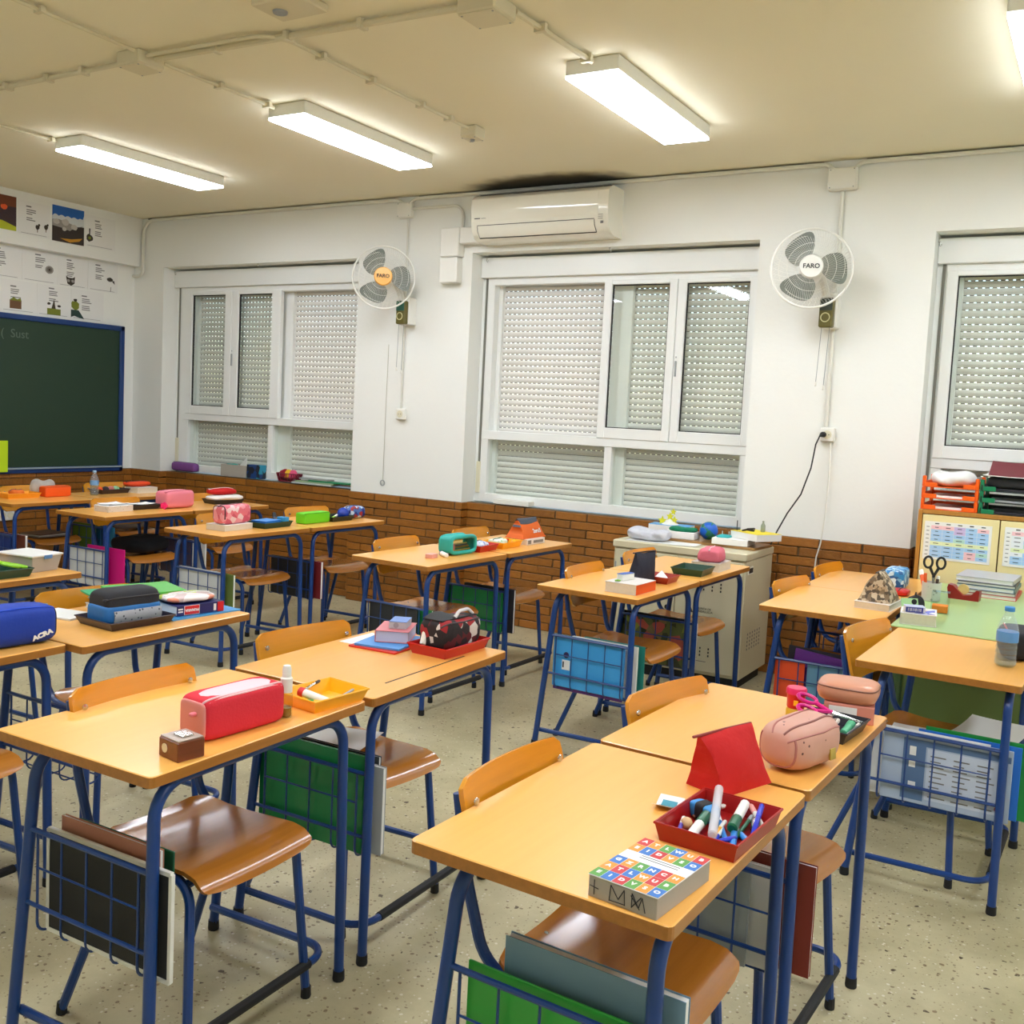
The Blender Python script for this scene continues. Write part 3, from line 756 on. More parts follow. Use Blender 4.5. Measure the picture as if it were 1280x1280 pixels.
M_FOL = [mat('dark art', (58, 50, 40), rough=.8), mat('olive art', (120, 128, 40), rough=.8), mat('grey art', (150, 146, 140), rough=.8), mat('brown art', (110, 78, 50), rough=.8)]
def poster(y0, y1, z0, z1, x, label, kind, seed=0):
    rr = random.Random(seed)
    t = thing('poster_sheet', label, 'poster', (x, (y0 + y1) / 2, (z0 + z1) / 2), pi / 2, 'printed sheets above the blackboard')
    w_, h_ = (y1 - y0) / 2, (z1 - z0) / 2
    part('sheet', MB().box(-w_, w_, -.0025, -.0005, -h_, h_), M_PAPER, t, smooth=False)
    def patch(poly, m, nm='illustration', k=1):
        n = len(poly)
        vs = [(px * w_, -.0025 - .0005 * k, pz * h_) for px, pz in poly] + [(px * w_, -.0024, pz * h_) for px, pz in poly]
        part(nm, MB().add(vs, [tuple(range(n)), tuple(reversed(range(n, 2 * n)))] + [(i, n + i, n + (i + 1) % n, (i + 1) % n) for i in range(n)]), m, t, smooth=False)
    def blob(cx, cz, rx, rz, m, k=2, wob=.15):
        patch([(cx + rx * cos(a) * (1 + wob * rr.uniform(-1, 1)), cz + rz * sin(a) * (1 + wob * rr.uniform(-1, 1))) for a in [2 * pi * i / 14 for i in range(14)]], m, k=k)
    if kind == 'rocks':
        patch([(-1, -1), (1, -1), (1, 1), (-1, 1)], mat('sky print', (36, 98, 178), rough=.7), k=1)
        patch([(-1, .38)] + [(-1 + i * .1, .42 + .1 * abs(sin(i * .8))) for i in range(1, 20)] + [(1, .7), (1, -1), (-1, -1)], mat('cloud print', (206, 212, 214), rough=.7), k=2)
        patch([(-1, .2), (-.6, .25), (-.2, .18), (.2, .1), (.6, .0), (.9, .1), (1, -1), (-1, -1)], M_FOL[2], k=3)
        patch([(-1, -.15), (-.4, -.2), (.1, -.3), (.5, 0), (1, .05), (1, -1), (-1, -1)], mat('dark ground print', (52, 44, 40), rough=.8), k=4)
        patch([(-.5, -.8), (.2, -.75), (.9, -.6), (.7, -.8), (.1, -.95)], mat('ochre print', (196, 140, 40), rough=.8), k=5)
        for (cx, cz, s) in ((-.75, .1, .2), (-.2, .15, .22), (.35, -.05, .2), (-.25, -.25, .13)): blob(cx, cz, s, s * .8, mat('pale rock print', (186, 182, 176), rough=.8), k=6)
    elif kind == 'red':
        patch([(-1, -1), (1, -1), (1, 1), (-1, 1)], mat('brown print', (110, 56, 24), rough=.7), k=1)
        patch([(-1, .3), (1, .4), (1, -1), (-1, -1)], mat('night print', (58, 42, 46), rough=.7), k=2)
        blob(.3, .3, .2, .16, mat('orange red print', (226, 92, 40), rough=.7), k=3)
        patch([(-1, -.45), (.2, -.5), (1, -.75), (1, -1), (-1, -1)], mat('grass print', (180, 186, 36), rough=.7), k=3)
    else:
        tm = MB()
        ox, top = kind[1], kind[2]
        tm.box((ox - .02) * w_, (ox + .3) * w_, -.0032, -.0024, (top - .04) * h_, (top + .04) * h_)
        for i in range(kind[3]):
            zz = top - .2 - i * .12
            if i == kind[3] // 2: continue
            tm.box(ox * w_, (ox + rr.uniform(.35, .6)) * w_, -.003, -.0024, (zz - .028) * h_, (zz + .028) * h_)
        tm.box(-.85 * w_, .8 * w_, -.003, -.0024, -.92 * h_, -.9 * h_)
        part('printed_text', tm, M_TEXT, t, smooth=False)
        k = kind[0]
        if k == 'birds':
            for (cx, cz) in ((.2, -.45), (.75, -.35)):
                blob(cx, cz, .13, .14, M_FOL[0]); blob(cx + .1, cz + .15, .06, .08, M_FOL[0], 3)
                patch([(cx - .02, cz - .3), (cx + .02, cz - .3), (cx + .03, cz), (cx - .03, cz)], M_FOL[3], k=1)
        elif k == 'swirl':
            blob(.55, -.1, .24, .26, M_FOL[2], 2, .03); blob(.55, -.1, .16, .18, mat('mid grey art', (110, 106, 102), rough=.8), 3, .03); blob(.55, -.1, .06, .07, M_FOL[0], 4, .03)
        elif k == 'lute':
            blob(-.7, -.45, .2, .24, M_FOL[0]); patch([(-.73, -.3), (-.67, -.3), (-.66, .15), (-.74, .15)], M_FOL[0], k=3); blob(-.7, -.45, .09, .1, M_FOL[1], 4)
        elif k == 'head':
            patch([(-.45, -.3), (-.3, -.4), (0, -.4), (.15, -.3), (.12, -.75), (-.1, -.92), (-.35, -.8)], M_FOL[0], k=2); blob(-.28, -.6, .1, .1, M_FOL[2], 3); blob(.0, -.6, .1, .1, M_FOL[2], 3)
        elif k == 'fish':
            blob(.45, -.1, .2, .14, M_FOL[0]); patch([(.6, -.2), (.8, -.4), (.75, -.15)], M_FOL[0], k=3); patch([(.5, -.9), (.54, -.9), (.56, -.6), (.52, -.6)], M_FOL[2], k=3)
        elif k == 'pot':
            patch([(-.5, -.8), (.15, -.8), (.15, -.25), (-.5, -.25)], M_FOL[3], k=2); patch([(-.5, -.3), (.15, -.3), (.1, -.1), (-.1, -.2), (-.3, -.08)], M_FOL[1], k=3)
        elif k == 'boat':
            patch([(-.4, -.9), (.4, -.9), (.4, -.5), (-.4, -.5)], M_FOL[1], k=2); patch([(-.15, -.5), (.1, -.5), (0, .1)], M_FOL[0], k=3); blob(-.3, -.2, .1, .08, M_FOL[0], 3); blob(.3, -.3, .1, .08, M_FOL[0], 4)
        elif k == 'green':
            blob(-.75, -.1, .25, .3, M_FOL[1]); patch([(-1, -.4), (-.55, -.4), (-.2, -.95), (-.5, -.9), (-.8, -.8), (-1, -.9)], mat('teal dark art', (36, 62, 58), rough=.8), k=3); blob(-.75, .25, .1, .1, M_FOL[0], 4)
    return t
BX = XL + .1
poster(4.62, 4.912, 2.74, 3.0, BX, 'dark brown poster with an orange red shape, top left above the board', 'red', 1)
poster(4.93, 5.205, 2.73, 2.99, BX, 'white sheet with text and two small dark birds on the beam', ('birds', -.5, .7, 6), 2)
poster(5.225, 5.52, 2.725, 3.01, BX, 'colour poster of grey rocks under a blue sky on the beam', 'rocks', 3)
poster(5.53, 5.83, 2.73, 2.99, BX, 'white sheet with text and a dark lute shape, rightmost on the beam', ('lute', -.35, .7, 7), 4)
poster(4.7, 5.025, 2.385, 2.635, XL, 'white sheet with text only at the left end of the middle row', ('none', -.4, .75, 8), 5)
poster(5.03, 5.345, 2.385, 2.635, XL, 'white sheet with a round grey swirl in the middle row', ('swirl', -.25, .75, 6), 6)
poster(5.35, 5.635, 2.385, 2.635, XL, 'white sheet with a dark horned head in the middle row', ('head', -.4, .75, 8), 7)
poster(5.64, 5.94, 2.385, 2.635, XL, 'white sheet with a dark fish shape at the right end of the middle row', ('fish', -.5, .75, 7), 8)
poster(4.85, 5.16, 2.125, 2.375, XL, 'white sheet with a brown flower pot in the lowest row', ('pot', -.45, .6, 6), 9)
poster(5.165, 5.475, 2.125, 2.375, XL, 'white sheet with a dark boat shape in the lowest row', ('boat', -.3, .8, 6), 10)
poster(5.48, 5.8, 2.125, 2.375, XL, 'white sheet with a green and black figure in the lowest row', ('green', -.35, .6, 7), 11)

# ================================================================== DESKS AND CHAIRS
DW, DD, DH = .70, .50, .75
def make_desk():
    t = thing('school_desk', '', 'desk')
    m = MB(); r = .012; pl = []
    for (cx, cy, a0) in ((DD - r, r, -90), (DD - r, DW - r, 0), (r, DW - r, 90), (r, r, 180)):
        for k in range(4): a = radians(a0 + 30 * k); pl.append((cx + r * cos(a), cy + r * sin(a)))
    n = len(pl); c = .002
    ins = [(DD / 2 + (x - DD / 2) * (1 - 2 * c / DD), DW / 2 + (y - DW / 2) * (1 - 2 * c / DW)) for x, y in pl]
    z0, z1 = DH - .024, DH
    vs = [(*p, z0) for p in pl] + [(*p, z1 - c) for p in pl] + [(*p, z1) for p in ins]
    m.cur = 1; m.add(vs, [tuple(reversed(range(n)))] + [(i, (i + 1) % n, n + (i + 1) % n, n + i) for i in range(n)])
    m.cur = 0; m.add(vs, [(n + i, n + (i + 1) % n, 2 * n + (i + 1) % n, 2 * n + i) for i in range(n)] + [tuple(range(2 * n, 3 * n))])
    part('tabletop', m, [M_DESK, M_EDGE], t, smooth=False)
    R = .0135
    zt = z0 - R - .001
    for back in (True, False):
        xt, xb = (.085, .012) if back else (.462, .468)
        f = part('leg_frame', MB().tube(fillet([(xb, .035, .012), (xt, .045, zt), (xt, DW - .045, zt), (xb, DW - .035, .012)], .075, 7), R, 10), M_BLUE, t)
        for y in (.035, DW - .035):
            part('foot_cap', MB().lathe([(R + .0015, 0), (R + .0025, .004), (R + .0015, .028)], 10), M_BLACK, f, loc=(xb, y, 0))
    # top rails tying the two hoops together
    part('top_rail', MB().tube([(.085, .22, zt), (.462, .22, zt)], .009, 8), M_BLUE, t)
    part('top_rail', MB().tube([(.085, .48, zt), (.462, .48, zt)], .009, 8), M_BLUE, t)
    ft = part('footrest', MB().tube(fillet([(.02, .052, .075), (.447, .052, .085), (.447, DW - .052, .085), (.02, DW - .052, .075)], .07, 7), .0105, 8), M_BLUE, t)
    part('rubber_sleeve', MB().tube([(.447, .135, .085), (.447, DW - .135, .085)], .013, 9), M_BLACK, ft)
    # wire book basket under the -y end
    b = MB()
    ya, yb_ = .04, .125
    def xe(z): return .085 - .073 * (1 - z / .71)      # follows the raked rear leg
    b.tube([(xe(.52), ya, .525), (.465, ya, .525)], .0062, 7)
    b.tube([(xe(.345), ya, .35), (.466, ya, .35)], .0052, 7)
    b.tube([(.095, ya, .44), (.425, ya, .44)], .0028, 5)
    for x in (.095, .177, .26, .342, .425):
        th = .0034 if x in (.095, .425) else .0028
        b.tube(fillet([(x, ya, .523), (x, ya, .285), (x, yb_, .285), (x, yb_, .49)], .028, 4), th, 5)
    for z in (.30, .40, .49): b.tube([(.095, yb_, z), (.425, yb_, z)], .0028, 5)
    b.tube([(.095, .08, .2855), (.425, .08, .2855)], .0028, 5)
    part('book_basket', b, M_BLUE, t)
    return t

def make_chair():
    t = thing('school_chair', '', 'chair')
    SW = .36
    # moulded plywood seat
    path = [(-.19, .459), (-.16, .452), (-.10, .446), (-.02, .446), (.06, .450), (.12, .452), (.155, .446), (.178, .43), (.187, .412)]
    def seat_pt(u, v):
        s = u * (len(path) - 1); i = min(int(s), len(path) - 2); q = s - i
        x = path[i][0] * (1 - q) + path[i + 1][0] * q; z = path[i][1] * (1 - q) + path[i + 1][1] * q
        dx, dz = path[i + 1][0] - path[i][0], path[i + 1][1] - path[i][1]; l = hypot(dx, dz)
        # plan outline: rounded corners, a little wider at the front
        hw = SW / 2 - .012 + .012 * u
        e = min(u, 1 - u) * .40
        if e < .06: hw -= (.06 - math.sqrt(max(0, .06 ** 2 - (.06 - e) ** 2))) * .8
        y = (v - .5) * 2 * hw
        return (x, y, z - .006 + .006 * ((v - .5) * 2) ** 2), (-dz / l, 0, dx / l)
    st = part('seat', MB().sheet(seat_pt, 24, 8, .010), M_SEAT, t)
    for (x, y) in ((-.165, -.10), (-.165, .0), (-.165, .10)):
        part('rivet', MB().lathe([(.005, 0), (.004, .002)], 8), M_STEEL, st, loc=(x, y, .4515))
    # curved plywood back
    def back_pt(u, v):
        a = (v - .5) * 2; z = .618 + .182 * u
        hw = .19; e = min(u, 1 - u) * .175
        rr = .024 if u > .5 else .03
        if e < rr: hw -= rr - math.sqrt(max(0, rr * rr - (rr - e) ** 2))
        x = -.262 + .018 * a * a - .05 * (u - .5)
        return (x, a * hw, z ), (.96, -.25 * a, .27)
    bk = part('backrest', MB().sheet(back_pt, 12, 14, .010), M_BACK, t)
    for s in (-1, 1):
        part('rivet', MB().lathe([(.008, 0), (.0075, .003), (.003, .0045)], 10, Matrix.Rotation(pi / 2, 4, 'Y')), M_STEEL, bk, loc=(-.2455, s * .162, .758))
    R = .0115
    for s in (-1, 1):
        y = s * .168
        pts = fillet([(-.276, s * .178, .772), (-.245, s * .178, .60), (-.20, y, .432), (.135, y, .432), (.165, s * .195, .01)], [.2, .07, .2, .05][0:3] if False else [.15, .09, .06], 7)
        f = part('side_frame', MB().tube(pts, R, 9), M_BLUE, t)
        part('foot_cap', MB().lathe([(R + .001, 0), (R + .002, .004), (R + .001, .03)], 9), M_BLACK, f, loc=(.165, s * .195, 0))
        l = part('leg', MB().tube([(-.10, y, .425), (-.265, s * .2, .012)], R, 9), M_BLUE, t)
        part('foot_cap', MB().lathe([(R + .001, 0), (R + .002, .004), (R + .0, .03)], 9), M_BLACK, l, loc=(-.265, s * .2, 0))
    part('cross_bar', MB().tube([(-.12, -.168, .425), (-.12, .168, .425)], .010, 8), M_BLUE, t)
    part('cross_bar', MB().tube([(.12, -.168, .424), (.12, .168, .424)], .010, 8), M_BLUE, t)
    return t

DESKS = {
 'A': (-2.084, 1.330, 1.0, 'beech school desk in the front left with the pink red pencil case on it'),
 'B': (-2.094, 2.055, 1.0, 'beech school desk with the red tray and tartan pencil case behind the front left desk'),
 'C': (-1.006, 1.420, -1.8, 'beech school desk nearest the camera with the coloured squares box on it'),
 'D': (-.982, 2.143, -2.4, 'beech school desk with the mauve pencil case and the round pouch'),
 'E': (-.675, 3.466, -1.3, 'beech school desk on the right with the water bottle on it'),
 'F': (-1.235, 4.235, 0, 'beech school desk on the right with the camouflage pencil case on a book'),
 'F2': (-1.235, 4.9355, 0, 'beech school desk by the brick wall with the blue checked pencil case'),
 'G': (-2.166, 3.960, -2.0, 'beech school desk with the navy pouch and the orange spined book'),
 'G2': (-2.142, 4.672, -2.0, 'beech school desk in front of the beige cart with the dark green tray'),
 'H': (-3.287, 4.020, -2.5, 'beech school desk in the middle with the turquoise pencil case'),
 'H2': (-3.256, 4.738, -2.0, 'beech school desk by the wall with the orange and grey pencil case'),
 'I': (-4.690, 4.020, -1.6, 'beech school desk with the pink pencil case standing on a white box'),
 'I2': (-4.668, 4.735, -1.6, 'beech school desk with the bright green pencil case'),
 'J': (-5.785, 4.085, -.3, 'beech school desk with the pink bag and the white box of cards'),
 'J2': (-5.782, 4.800, -.3, 'beech school desk under the left window with the red and white bundle'),
 'K': (-6.715, 4.070, 0, 'beech school desk by the blackboard with the small orange pencil case and yellow tray'),
 'K2': (-6.720, 4.785, 0, 'beech school desk in the far left corner with the dark oblong tray'),
 'L': (-4.195, 2.045, 0, 'beech school desk at the left edge with the clear plastic box'),
 'M': (-3.088, 1.922, .6, 'beech school desk with the black and blue pencil case and green folders'),
 'N': (-3.140, 1.212, .6, 'beech school desk at the left edge with the royal blue pencil case'),
}
CHAIRS = {
 'A': (-1.81, 1.70, 0, 'plywood school chair with its seat under the front left desk, back riveted at both ends'),
 'B': (-1.895, 2.385, -8, 'plywood school chair with a white sheet lying on its seat'),
 'C': (-.745, 1.777, -2, 'plywood school chair pushed under the desk nearest the camera'),
 'D': (-.712, 2.49, -12, 'plywood school chair pushed under the desk with the mauve pencil case'),
 'E': (-.465, 3.835, -13, 'plywood school chair turned slightly, at the right desk with the water bottle'),
 'F': (-.985, 4.73, -10, 'plywood school chair at the right desk with the camouflage pencil case'),
 'F2': (-.97, 5.415, -8, 'plywood school chair nearest the brick wall, beside the beige cart'),
 'G': (-1.875, 4.38, -2, 'plywood school chair at the desk with the navy pouch'),
 'G2': (-1.91, 5.118, -4, 'plywood school chair right in front of the beige cart doors'),
 'H': (-3.065, 4.445, -3, 'plywood school chair at the middle desk with the turquoise pencil case'),
 'H2': (-3.055, 5.18, -3, 'plywood school chair at the desk with the orange and grey pencil case'),
 'I': (-4.50, 4.52, -2, 'plywood school chair at the desk with the pink pencil case on a white box'),
 'I2': (-4.46, 5.24, -9, 'plywood school chair at the desk with the bright green pencil case'),
 'J': (-5.575, 4.57, -4, 'plywood school chair with a black jacket on its seat'),
 'J2': (-5.56, 5.27, -2, 'plywood school chair at the desk with the red and white bundle'),
 'K': (-6.646, 4.61, -2, 'plywood school chair with papers on its seat at the yellow tray desk'),
 'K2': (-6.64, 5.31, -2, 'plywood school chair in the far left corner behind the water bottle'),
 'L': (-3.93, 2.40, 0, 'plywood school chair behind the clear plastic box at the left edge'),
 'M': (-2.90, 2.33, -8, 'plywood school chair behind the green folders'),
 'N': (-2.80, 1.58, 0, 'plywood school chair at the desk with the royal blue pencil case'),
}
_d0 = make_desk(); _c0 = make_chair()
for i, (k, (x, y, r, lab)) in enumerate(DESKS.items()):
    o = _d0 if i == 0 else dup(_d0)
    o.location = (x, y, 0); o.rotation_euler = (0, 0, radians(r)); o['label'] = lab; o['group'] = 'school desks in rows'
    if k == 'B': DESK_B = o
for i, (k, (x, y, r, lab)) in enumerate(CHAIRS.items()):
    o = _c0 if i == 0 else dup(_c0)
    o.location = (x, y, 0); o.rotation_euler = (0, 0, radians(r)); o['label'] = lab; o['group'] = 'school chairs at the desks'
part('pencil_groove', MB().box(.43, .436, .14, .55, .7499, .7503), M_BLACK, DESK_B, 'dark groove along the front edge', smooth=False)

# ------------------------------------------------------------------ teacher's green desk
M_GTOP = mat('pale green laminate', (158, 188, 122), rough=0.3, var=0.04, vscale=5, coat=0.2)
M_GMET = mat('green painted steel', (66, 96, 58), rough=0.4)
M_GPAN = mat('green panel', (104, 126, 70), rough=0.5, var=0.05)
t = thing('teacher_desk', "teacher's desk with a pale green top and green legs on the right", 'desk', (-.695, 4.195, 0))
TW, TD = .82, 1.41
part('tabletop', MB().cbox(0, TW, 0, TD, .722, .75, .003), M_GTOP, t, smooth=False)
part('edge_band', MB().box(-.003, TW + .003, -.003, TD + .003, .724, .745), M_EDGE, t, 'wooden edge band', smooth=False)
part('front_panel', MB().box(.05, TW - .03, .04, .055, .3, .72), M_GPAN, t, smooth=False)
part('side_panel', MB().box(.03, .045, .09, TD - .08, .3, .72), M_GPAN, t, smooth=False)
for (x, y) in ((.035, .035), (TW - .035, .035), (.035, TD - .04), (TW - .035, TD - .04)):
    l = part('leg', MB().tube([(x, y, .012), (x, y, .722)], .021, 12), M_GMET, t)
    part('foot_cap', MB().lathe([(.023, 0), (.0245, .005), (.023, .02)], 12), M_BLACK, l, loc=(x, y, 0))

# ------------------------------------------------------------------ beige steel laptop cart
M_BEI = mat('beige painted steel', (204, 196, 164), rough=0.42, var=0.03, vscale=4)
t = thing('storage_cart', 'beige steel storage cart with double doors below the middle window', 'cart', (-2.51, 5.53, 0))
CW, CD = .81, .52
part('body', MB().cbox(0, CW, .012, CD, .065, .745, .004), M_BEI, t, smooth=False)
part('top', MB().cbox(-.006, CW + .006, -.004, CD + .004, .745, .79, .006), M_BEI, t, smooth=False)
part('plinth', MB().box(.03, CW - .03, .03, CD - .03, .0, .066), M_BLACK, t, smooth=False)
for (x0, x1) in ((.012, CW / 2 - .002), (CW / 2 + .002, CW - .012)):
    d = part('door', MB().cbox(x0, x1, -.001, .014, .085, .735, .003), M_BEI, t, smooth=False)
    vv = MB()
    for z in (.60, .22):
        for c in range(3):
            for r in range(3):
                xc = x0 + .17 + c * .05; zc_ = z - r * .02
                vv.box(xc - .004, xc + .004, -.0018, .001, zc_ - .006, zc_ + .006)
    part('vent_slot', vv, M_INK, d, smooth=False)
    part('hinge', MB().cbox(x0 + .002 if x0 < .1 else x1 - .012, x0 + .012 if x0 < .1 else x1 - .002, -.005, .0, .6, .66, .002), M_GREY, d, smooth=False)
part('door_lock', MB().lathe([(.014, 0), (.014, .004), (.009, .006)], 14, Matrix.Translation((CW / 2 - .045, 0, .43)) @ Matrix.Rotation(pi / 2, 4, 'X')), M_BLACK, t)
lg = MB(); lg.prism([(0, 0), (.012, 0), (.02, .016), (.03, 0), (.042, 0), (.022, .04)], 0, .001)
o = part('emblem', lg, M_INK, t, 'black angular emblem', loc=(CW / 2 + .075, -.0016, .42), rot=(pi / 2, 0, 0), smooth=False)
lettering('JUNTA DE\nANDALUCIA', .017, M_INK, t, (CW / 2 + .185, -.002, .44), (pi / 2, 0, 0))
tx = MB().box(CW / 2 + .03, CW / 2 + .21, -.002, -.0008, .142, .146).box(CW / 2 + .075, CW / 2 + .26, -.002, -.0008, .4, .402).box(CW / 2 + .075, CW / 2 + .24, -.002, -.0008, .392, .394)
part('printed_text', tx, M_TEXT, t, smooth=False)
lettering('EDIGITAL', .026, M_INK, t, (CW / 2 + .1, -.002, .17), (pi / 2, 0, 0))
hp = part('handle_plate', MB().cbox(CW - .002, CW + .004, .05, .14, .665, .71, .003), M_WHITE, t, smooth=False)
part('handle_recess', MB().box(CW + .003, CW + .0055, .06, .13, .674, .702), M_INK, hp, smooth=False)
vs_ = MB()
for c in range(6):
    for r in range(5): vs_.box(CW - .001, CW + .0015, .12 + c * .045, .13 + c * .045, .22 + r * .022, .232 + r * .022)
part('vent_slot', vs_, M_TEXT, t, smooth=False)

# ------------------------------------------------------------------ wooden cabinet with cream doors
M_CAB = wood('varnished pine carcass', (186, 128, 52), dark=0.8, rough=.35, axis=2)
M_CREAM = mat('cream door laminate', (232, 216, 158), rough=0.4)
t = thing('cabinet', 'low wooden cabinet with cream doors and timetables under the right window', 'cabinet', (-.845, 5.68, 0))
KW, KD, KH = .98, .42, 1.115
part('side_panel', MB().cbox(0, .02, 0, KD, 0, KH, .002), M_CAB, t, smooth=False)
part('side_panel', MB().cbox(KW - .02, KW, 0, KD, 0, KH, .002), M_CAB, t, smooth=False)
part('top_panel', MB().cbox(.0205, KW - .0205, 0, KD, KH - .022, KH, .002), M_CAB, t, smooth=False)
part('back_panel', MB().box(.0205, KW - .0205, KD - .008, KD - .001, 0, KH - .0225), M_CAB, t, smooth=False)
for (a, b_) in ((.024, .388), (.394, .9555)):
    d = part('door', MB().cbox(a, b_, -.002, .016, .05, KH - .026, .002), M_CREAM, t, smooth=False)
    part('knob', MB().lathe([(.006, 0), (.006, .012), (.012, .018), (.01, .024)], 12, Matrix.Translation((b_ - .03 if a < .1 else a + .03, -.002, .62)) @ Matrix.Rotation(pi / 2, 4, 'X')), M_STEEL, d)
def timetable(x0, x1, z0, z1, label, cells, seed):
    rr = random.Random(seed)
    t = thing('timetable', label, 'timetable', (x0, 5.677, z0), 0)
    w_, h_ = x1 - x0, z1 - z0
    part('sheet', MB().box(0, w_, -.0016, 0, 0, h_), M_PAPER, t, smooth=False)
    pal = {'b': (164, 200, 234), 'p': (238, 192, 198), 'l': (196, 178, 220), 'y': (222, 232, 184), 'g': (178, 216, 204), 'w': (226, 230, 234)}
    nr, nc = len(cells), len(cells[0])
    by = {}
    tx = MB()
    for r, row in enumerate(cells):
        for c, ch in enumerate(row):
            a = w_ * (.1 + .86 * c / nc); e = w_ * (.1 + .86 * (c + 1) / nc)
            zz = h_ * (.9 - .84 * r / nr); zb = h_ * (.9 - .84 * (r + 1) / nr)
            by.setdefault(ch, MB()).box(a + .0005, e - .0005, -.0021, -.0015, zb + .0005, zz - .0005)
            ln = (e - a) * rr.uniform(.25, .55); m0 = (a + e) / 2
            tx.box(m0 - ln / 2, m0 + ln / 2, -.0026, -.002, (zz + zb) / 2 - .0012, (zz + zb) / 2 + .0022)
        tx.box(w_ * .03, w_ * .075, -.0024, -.0015, (zz + zb) / 2, (zz + zb) / 2 + .003)
    for c in range(nc):
        m0 = w_ * (.1 + .86 * (c + .5) / nc); tx.box(m0 - .01, m0 + .01, -.0024, -.0015, h_ * .935, h_ * .96)
    for ch, mb_ in by.items(): part('printed_cells', mb_, mat('timetable print ' + ch, pal[ch], rough=.8), t, smooth=False)
    part('printed_text', tx, M_INK, t, smooth=False)
timetable(-.808, -.488, .858, 1.056, 'coloured weekly timetable sheet on the left cream door', ['pplbp', 'bblbb', 'bbbbb', 'bbgbb', 'yyyyy', 'bbbbb', 'bbbpg', 'bbbpb'], 3)
timetable(-.43, -.11, .862, 1.06, 'coloured weekly timetable sheet on the right cream door, cut by the photo edge', ['pwgbb', 'wwgbl', 'wbbll', 'wgbbb', 'yyyyy', 'wbbgg', 'bbpgb', 'bbpbb'], 5)

# ================================================================== THINGS ON THE DESKS, SILLS, CART AND CABINET
class Fr:
    """ground frame of a thing: near corner, heading of its long edge, size; local x along the edge, y away from it"""
    def __init__(s, N, ang, L, D, z=DH):
        a = radians(ang); s.a = a; s.L = L; s.D = D; s.z = z
        s.x = N[0] + .5 * L * cos(a) - .5 * D * sin(a); s.y = N[1] + .5 * L * sin(a) + .5 * D * cos(a)
    def loc(s, dz=0): return (s.x, s.y, s.z + dz)
    def pt(s, x, y, z=0): return (s.x + x * cos(s.a) - y * sin(s.a), s.y + x * sin(s.a) + y * cos(s.a), s.z + z)

def sp(v, e): return (1 if v >= 0 else -1) * abs(v) ** e
def superq(L, D, H, e1=.35, e2=.45, nu=26, nv=30, taper=0.0, wob=0.0, seed=0, sag=0.0):
    """soft padded body lying on z=0: superquadric with a little slack"""
    rr = random.Random(seed); ph = [rr.uniform(0, 6.28) for _ in range(8)]
    def P(t, s):
        x = L / 2 * sp(sin(t), e1); r = sp(cos(t), e1)
        y = D / 2 * r * sp(cos(s), e2); z = H / 2 * (1 + r * sp(sin(s), e2))
        q = z / H
        y *= 1 - taper * q
        z -= sag * H * q * (1 - (2 * x / L) ** 2)
        k = 1 + wob * (sin(9 * x / L + ph[0] + 4 * q) * .5 + .5 * sin(17 * x / L + ph[1]) * cos(5 * q + ph[2]))
        return (x, y * k, max(0.0005 if z < .001 else z * (1 + wob * .5 * sin(8 * x / L + ph[3])), 0))
    m = MB(); vs = []; fs = []
    for i in range(nu + 1):
        t = -pi / 2 + pi * i / nu
        for j in range(nv): vs.append(P(t, 2 * pi * j / nv))
    for i in range(nu):
        for j in range(nv):
            jj = (j + 1) % nv; fs.append((i * nv + j, (i + 1) * nv + j, (i + 1) * nv + jj, i * nv + jj))
    m.add(vs, [f[::-1] for f in fs]); m.P = P
    return m
def softcase(name, label, fr, H, m, cat='pencil case', e1=.3, e2=.5, taper=0, wob=.02, seed=1, zipm=None, zs=pi / 2, tab=True, group='pencil cases', sag=0.0):
    t = thing(name, label, cat, fr.loc(), fr.a, group)
    b = superq(fr.L, fr.D, H, e1, e2, taper=taper, wob=wob, seed=seed, sag=sag)
    part('body', b, m, t, ang=70)
    zm = zipm or mat('dark zip', (48, 46, 50), rough=.5)
    pts = [b.P(q, zs) for q in [radians(a) for a in range(-66, 67, 6)]]
    pts = [(p[0], p[1], p[2] + .0008) for p in pts]
    z = part('zipper', MB().tube(pts, .0026, 6), zm, t)
    if tab:
        p = pts[2]
        part('zip_pull', MB().cbox(p[0] - .016, p[0] + .002, p[1] - .004, p[1] + .004, p[2] + .001, p[2] + .005, .001), zm, z, smooth=False)
    return t
def tray(name, label, fr, H, m, group='plastic trays', flare=.012):
    t = thing(name, label, 'tray', fr.loc(), fr.a, group)
    a, b = fr.L / 2 - flare, fr.D / 2 - flare
    A, B = fr.L / 2, fr.D / 2; w_ = .003
    vs = []
    for (x, y, z) in ((a, b, 0), (A, B, H), (A - w_, B - w_, H), (a - w_, b - w_, w_)):
        vs += [(-x, -y, z), (x, -y, z), (x, y, z), (-x, y, z)]
    fs = [(3, 2, 1, 0), (12, 13, 14, 15)]
    for k in range(3):
        for i in range(4):
            j = (i + 1) % 4; fs.append((k * 4 + i, k * 4 + j, k * 4 + 4 + j, k * 4 + 4 + i))
    part('shell', MB().add(vs, fs), m, t, smooth=False)
    rim = [(-A, -B, H), (A, -B, H), (A, B, H), (-A, B, H)]
    part('rim', MB().tube(rim, .0028, 6, closed=True), m, t)
    return t
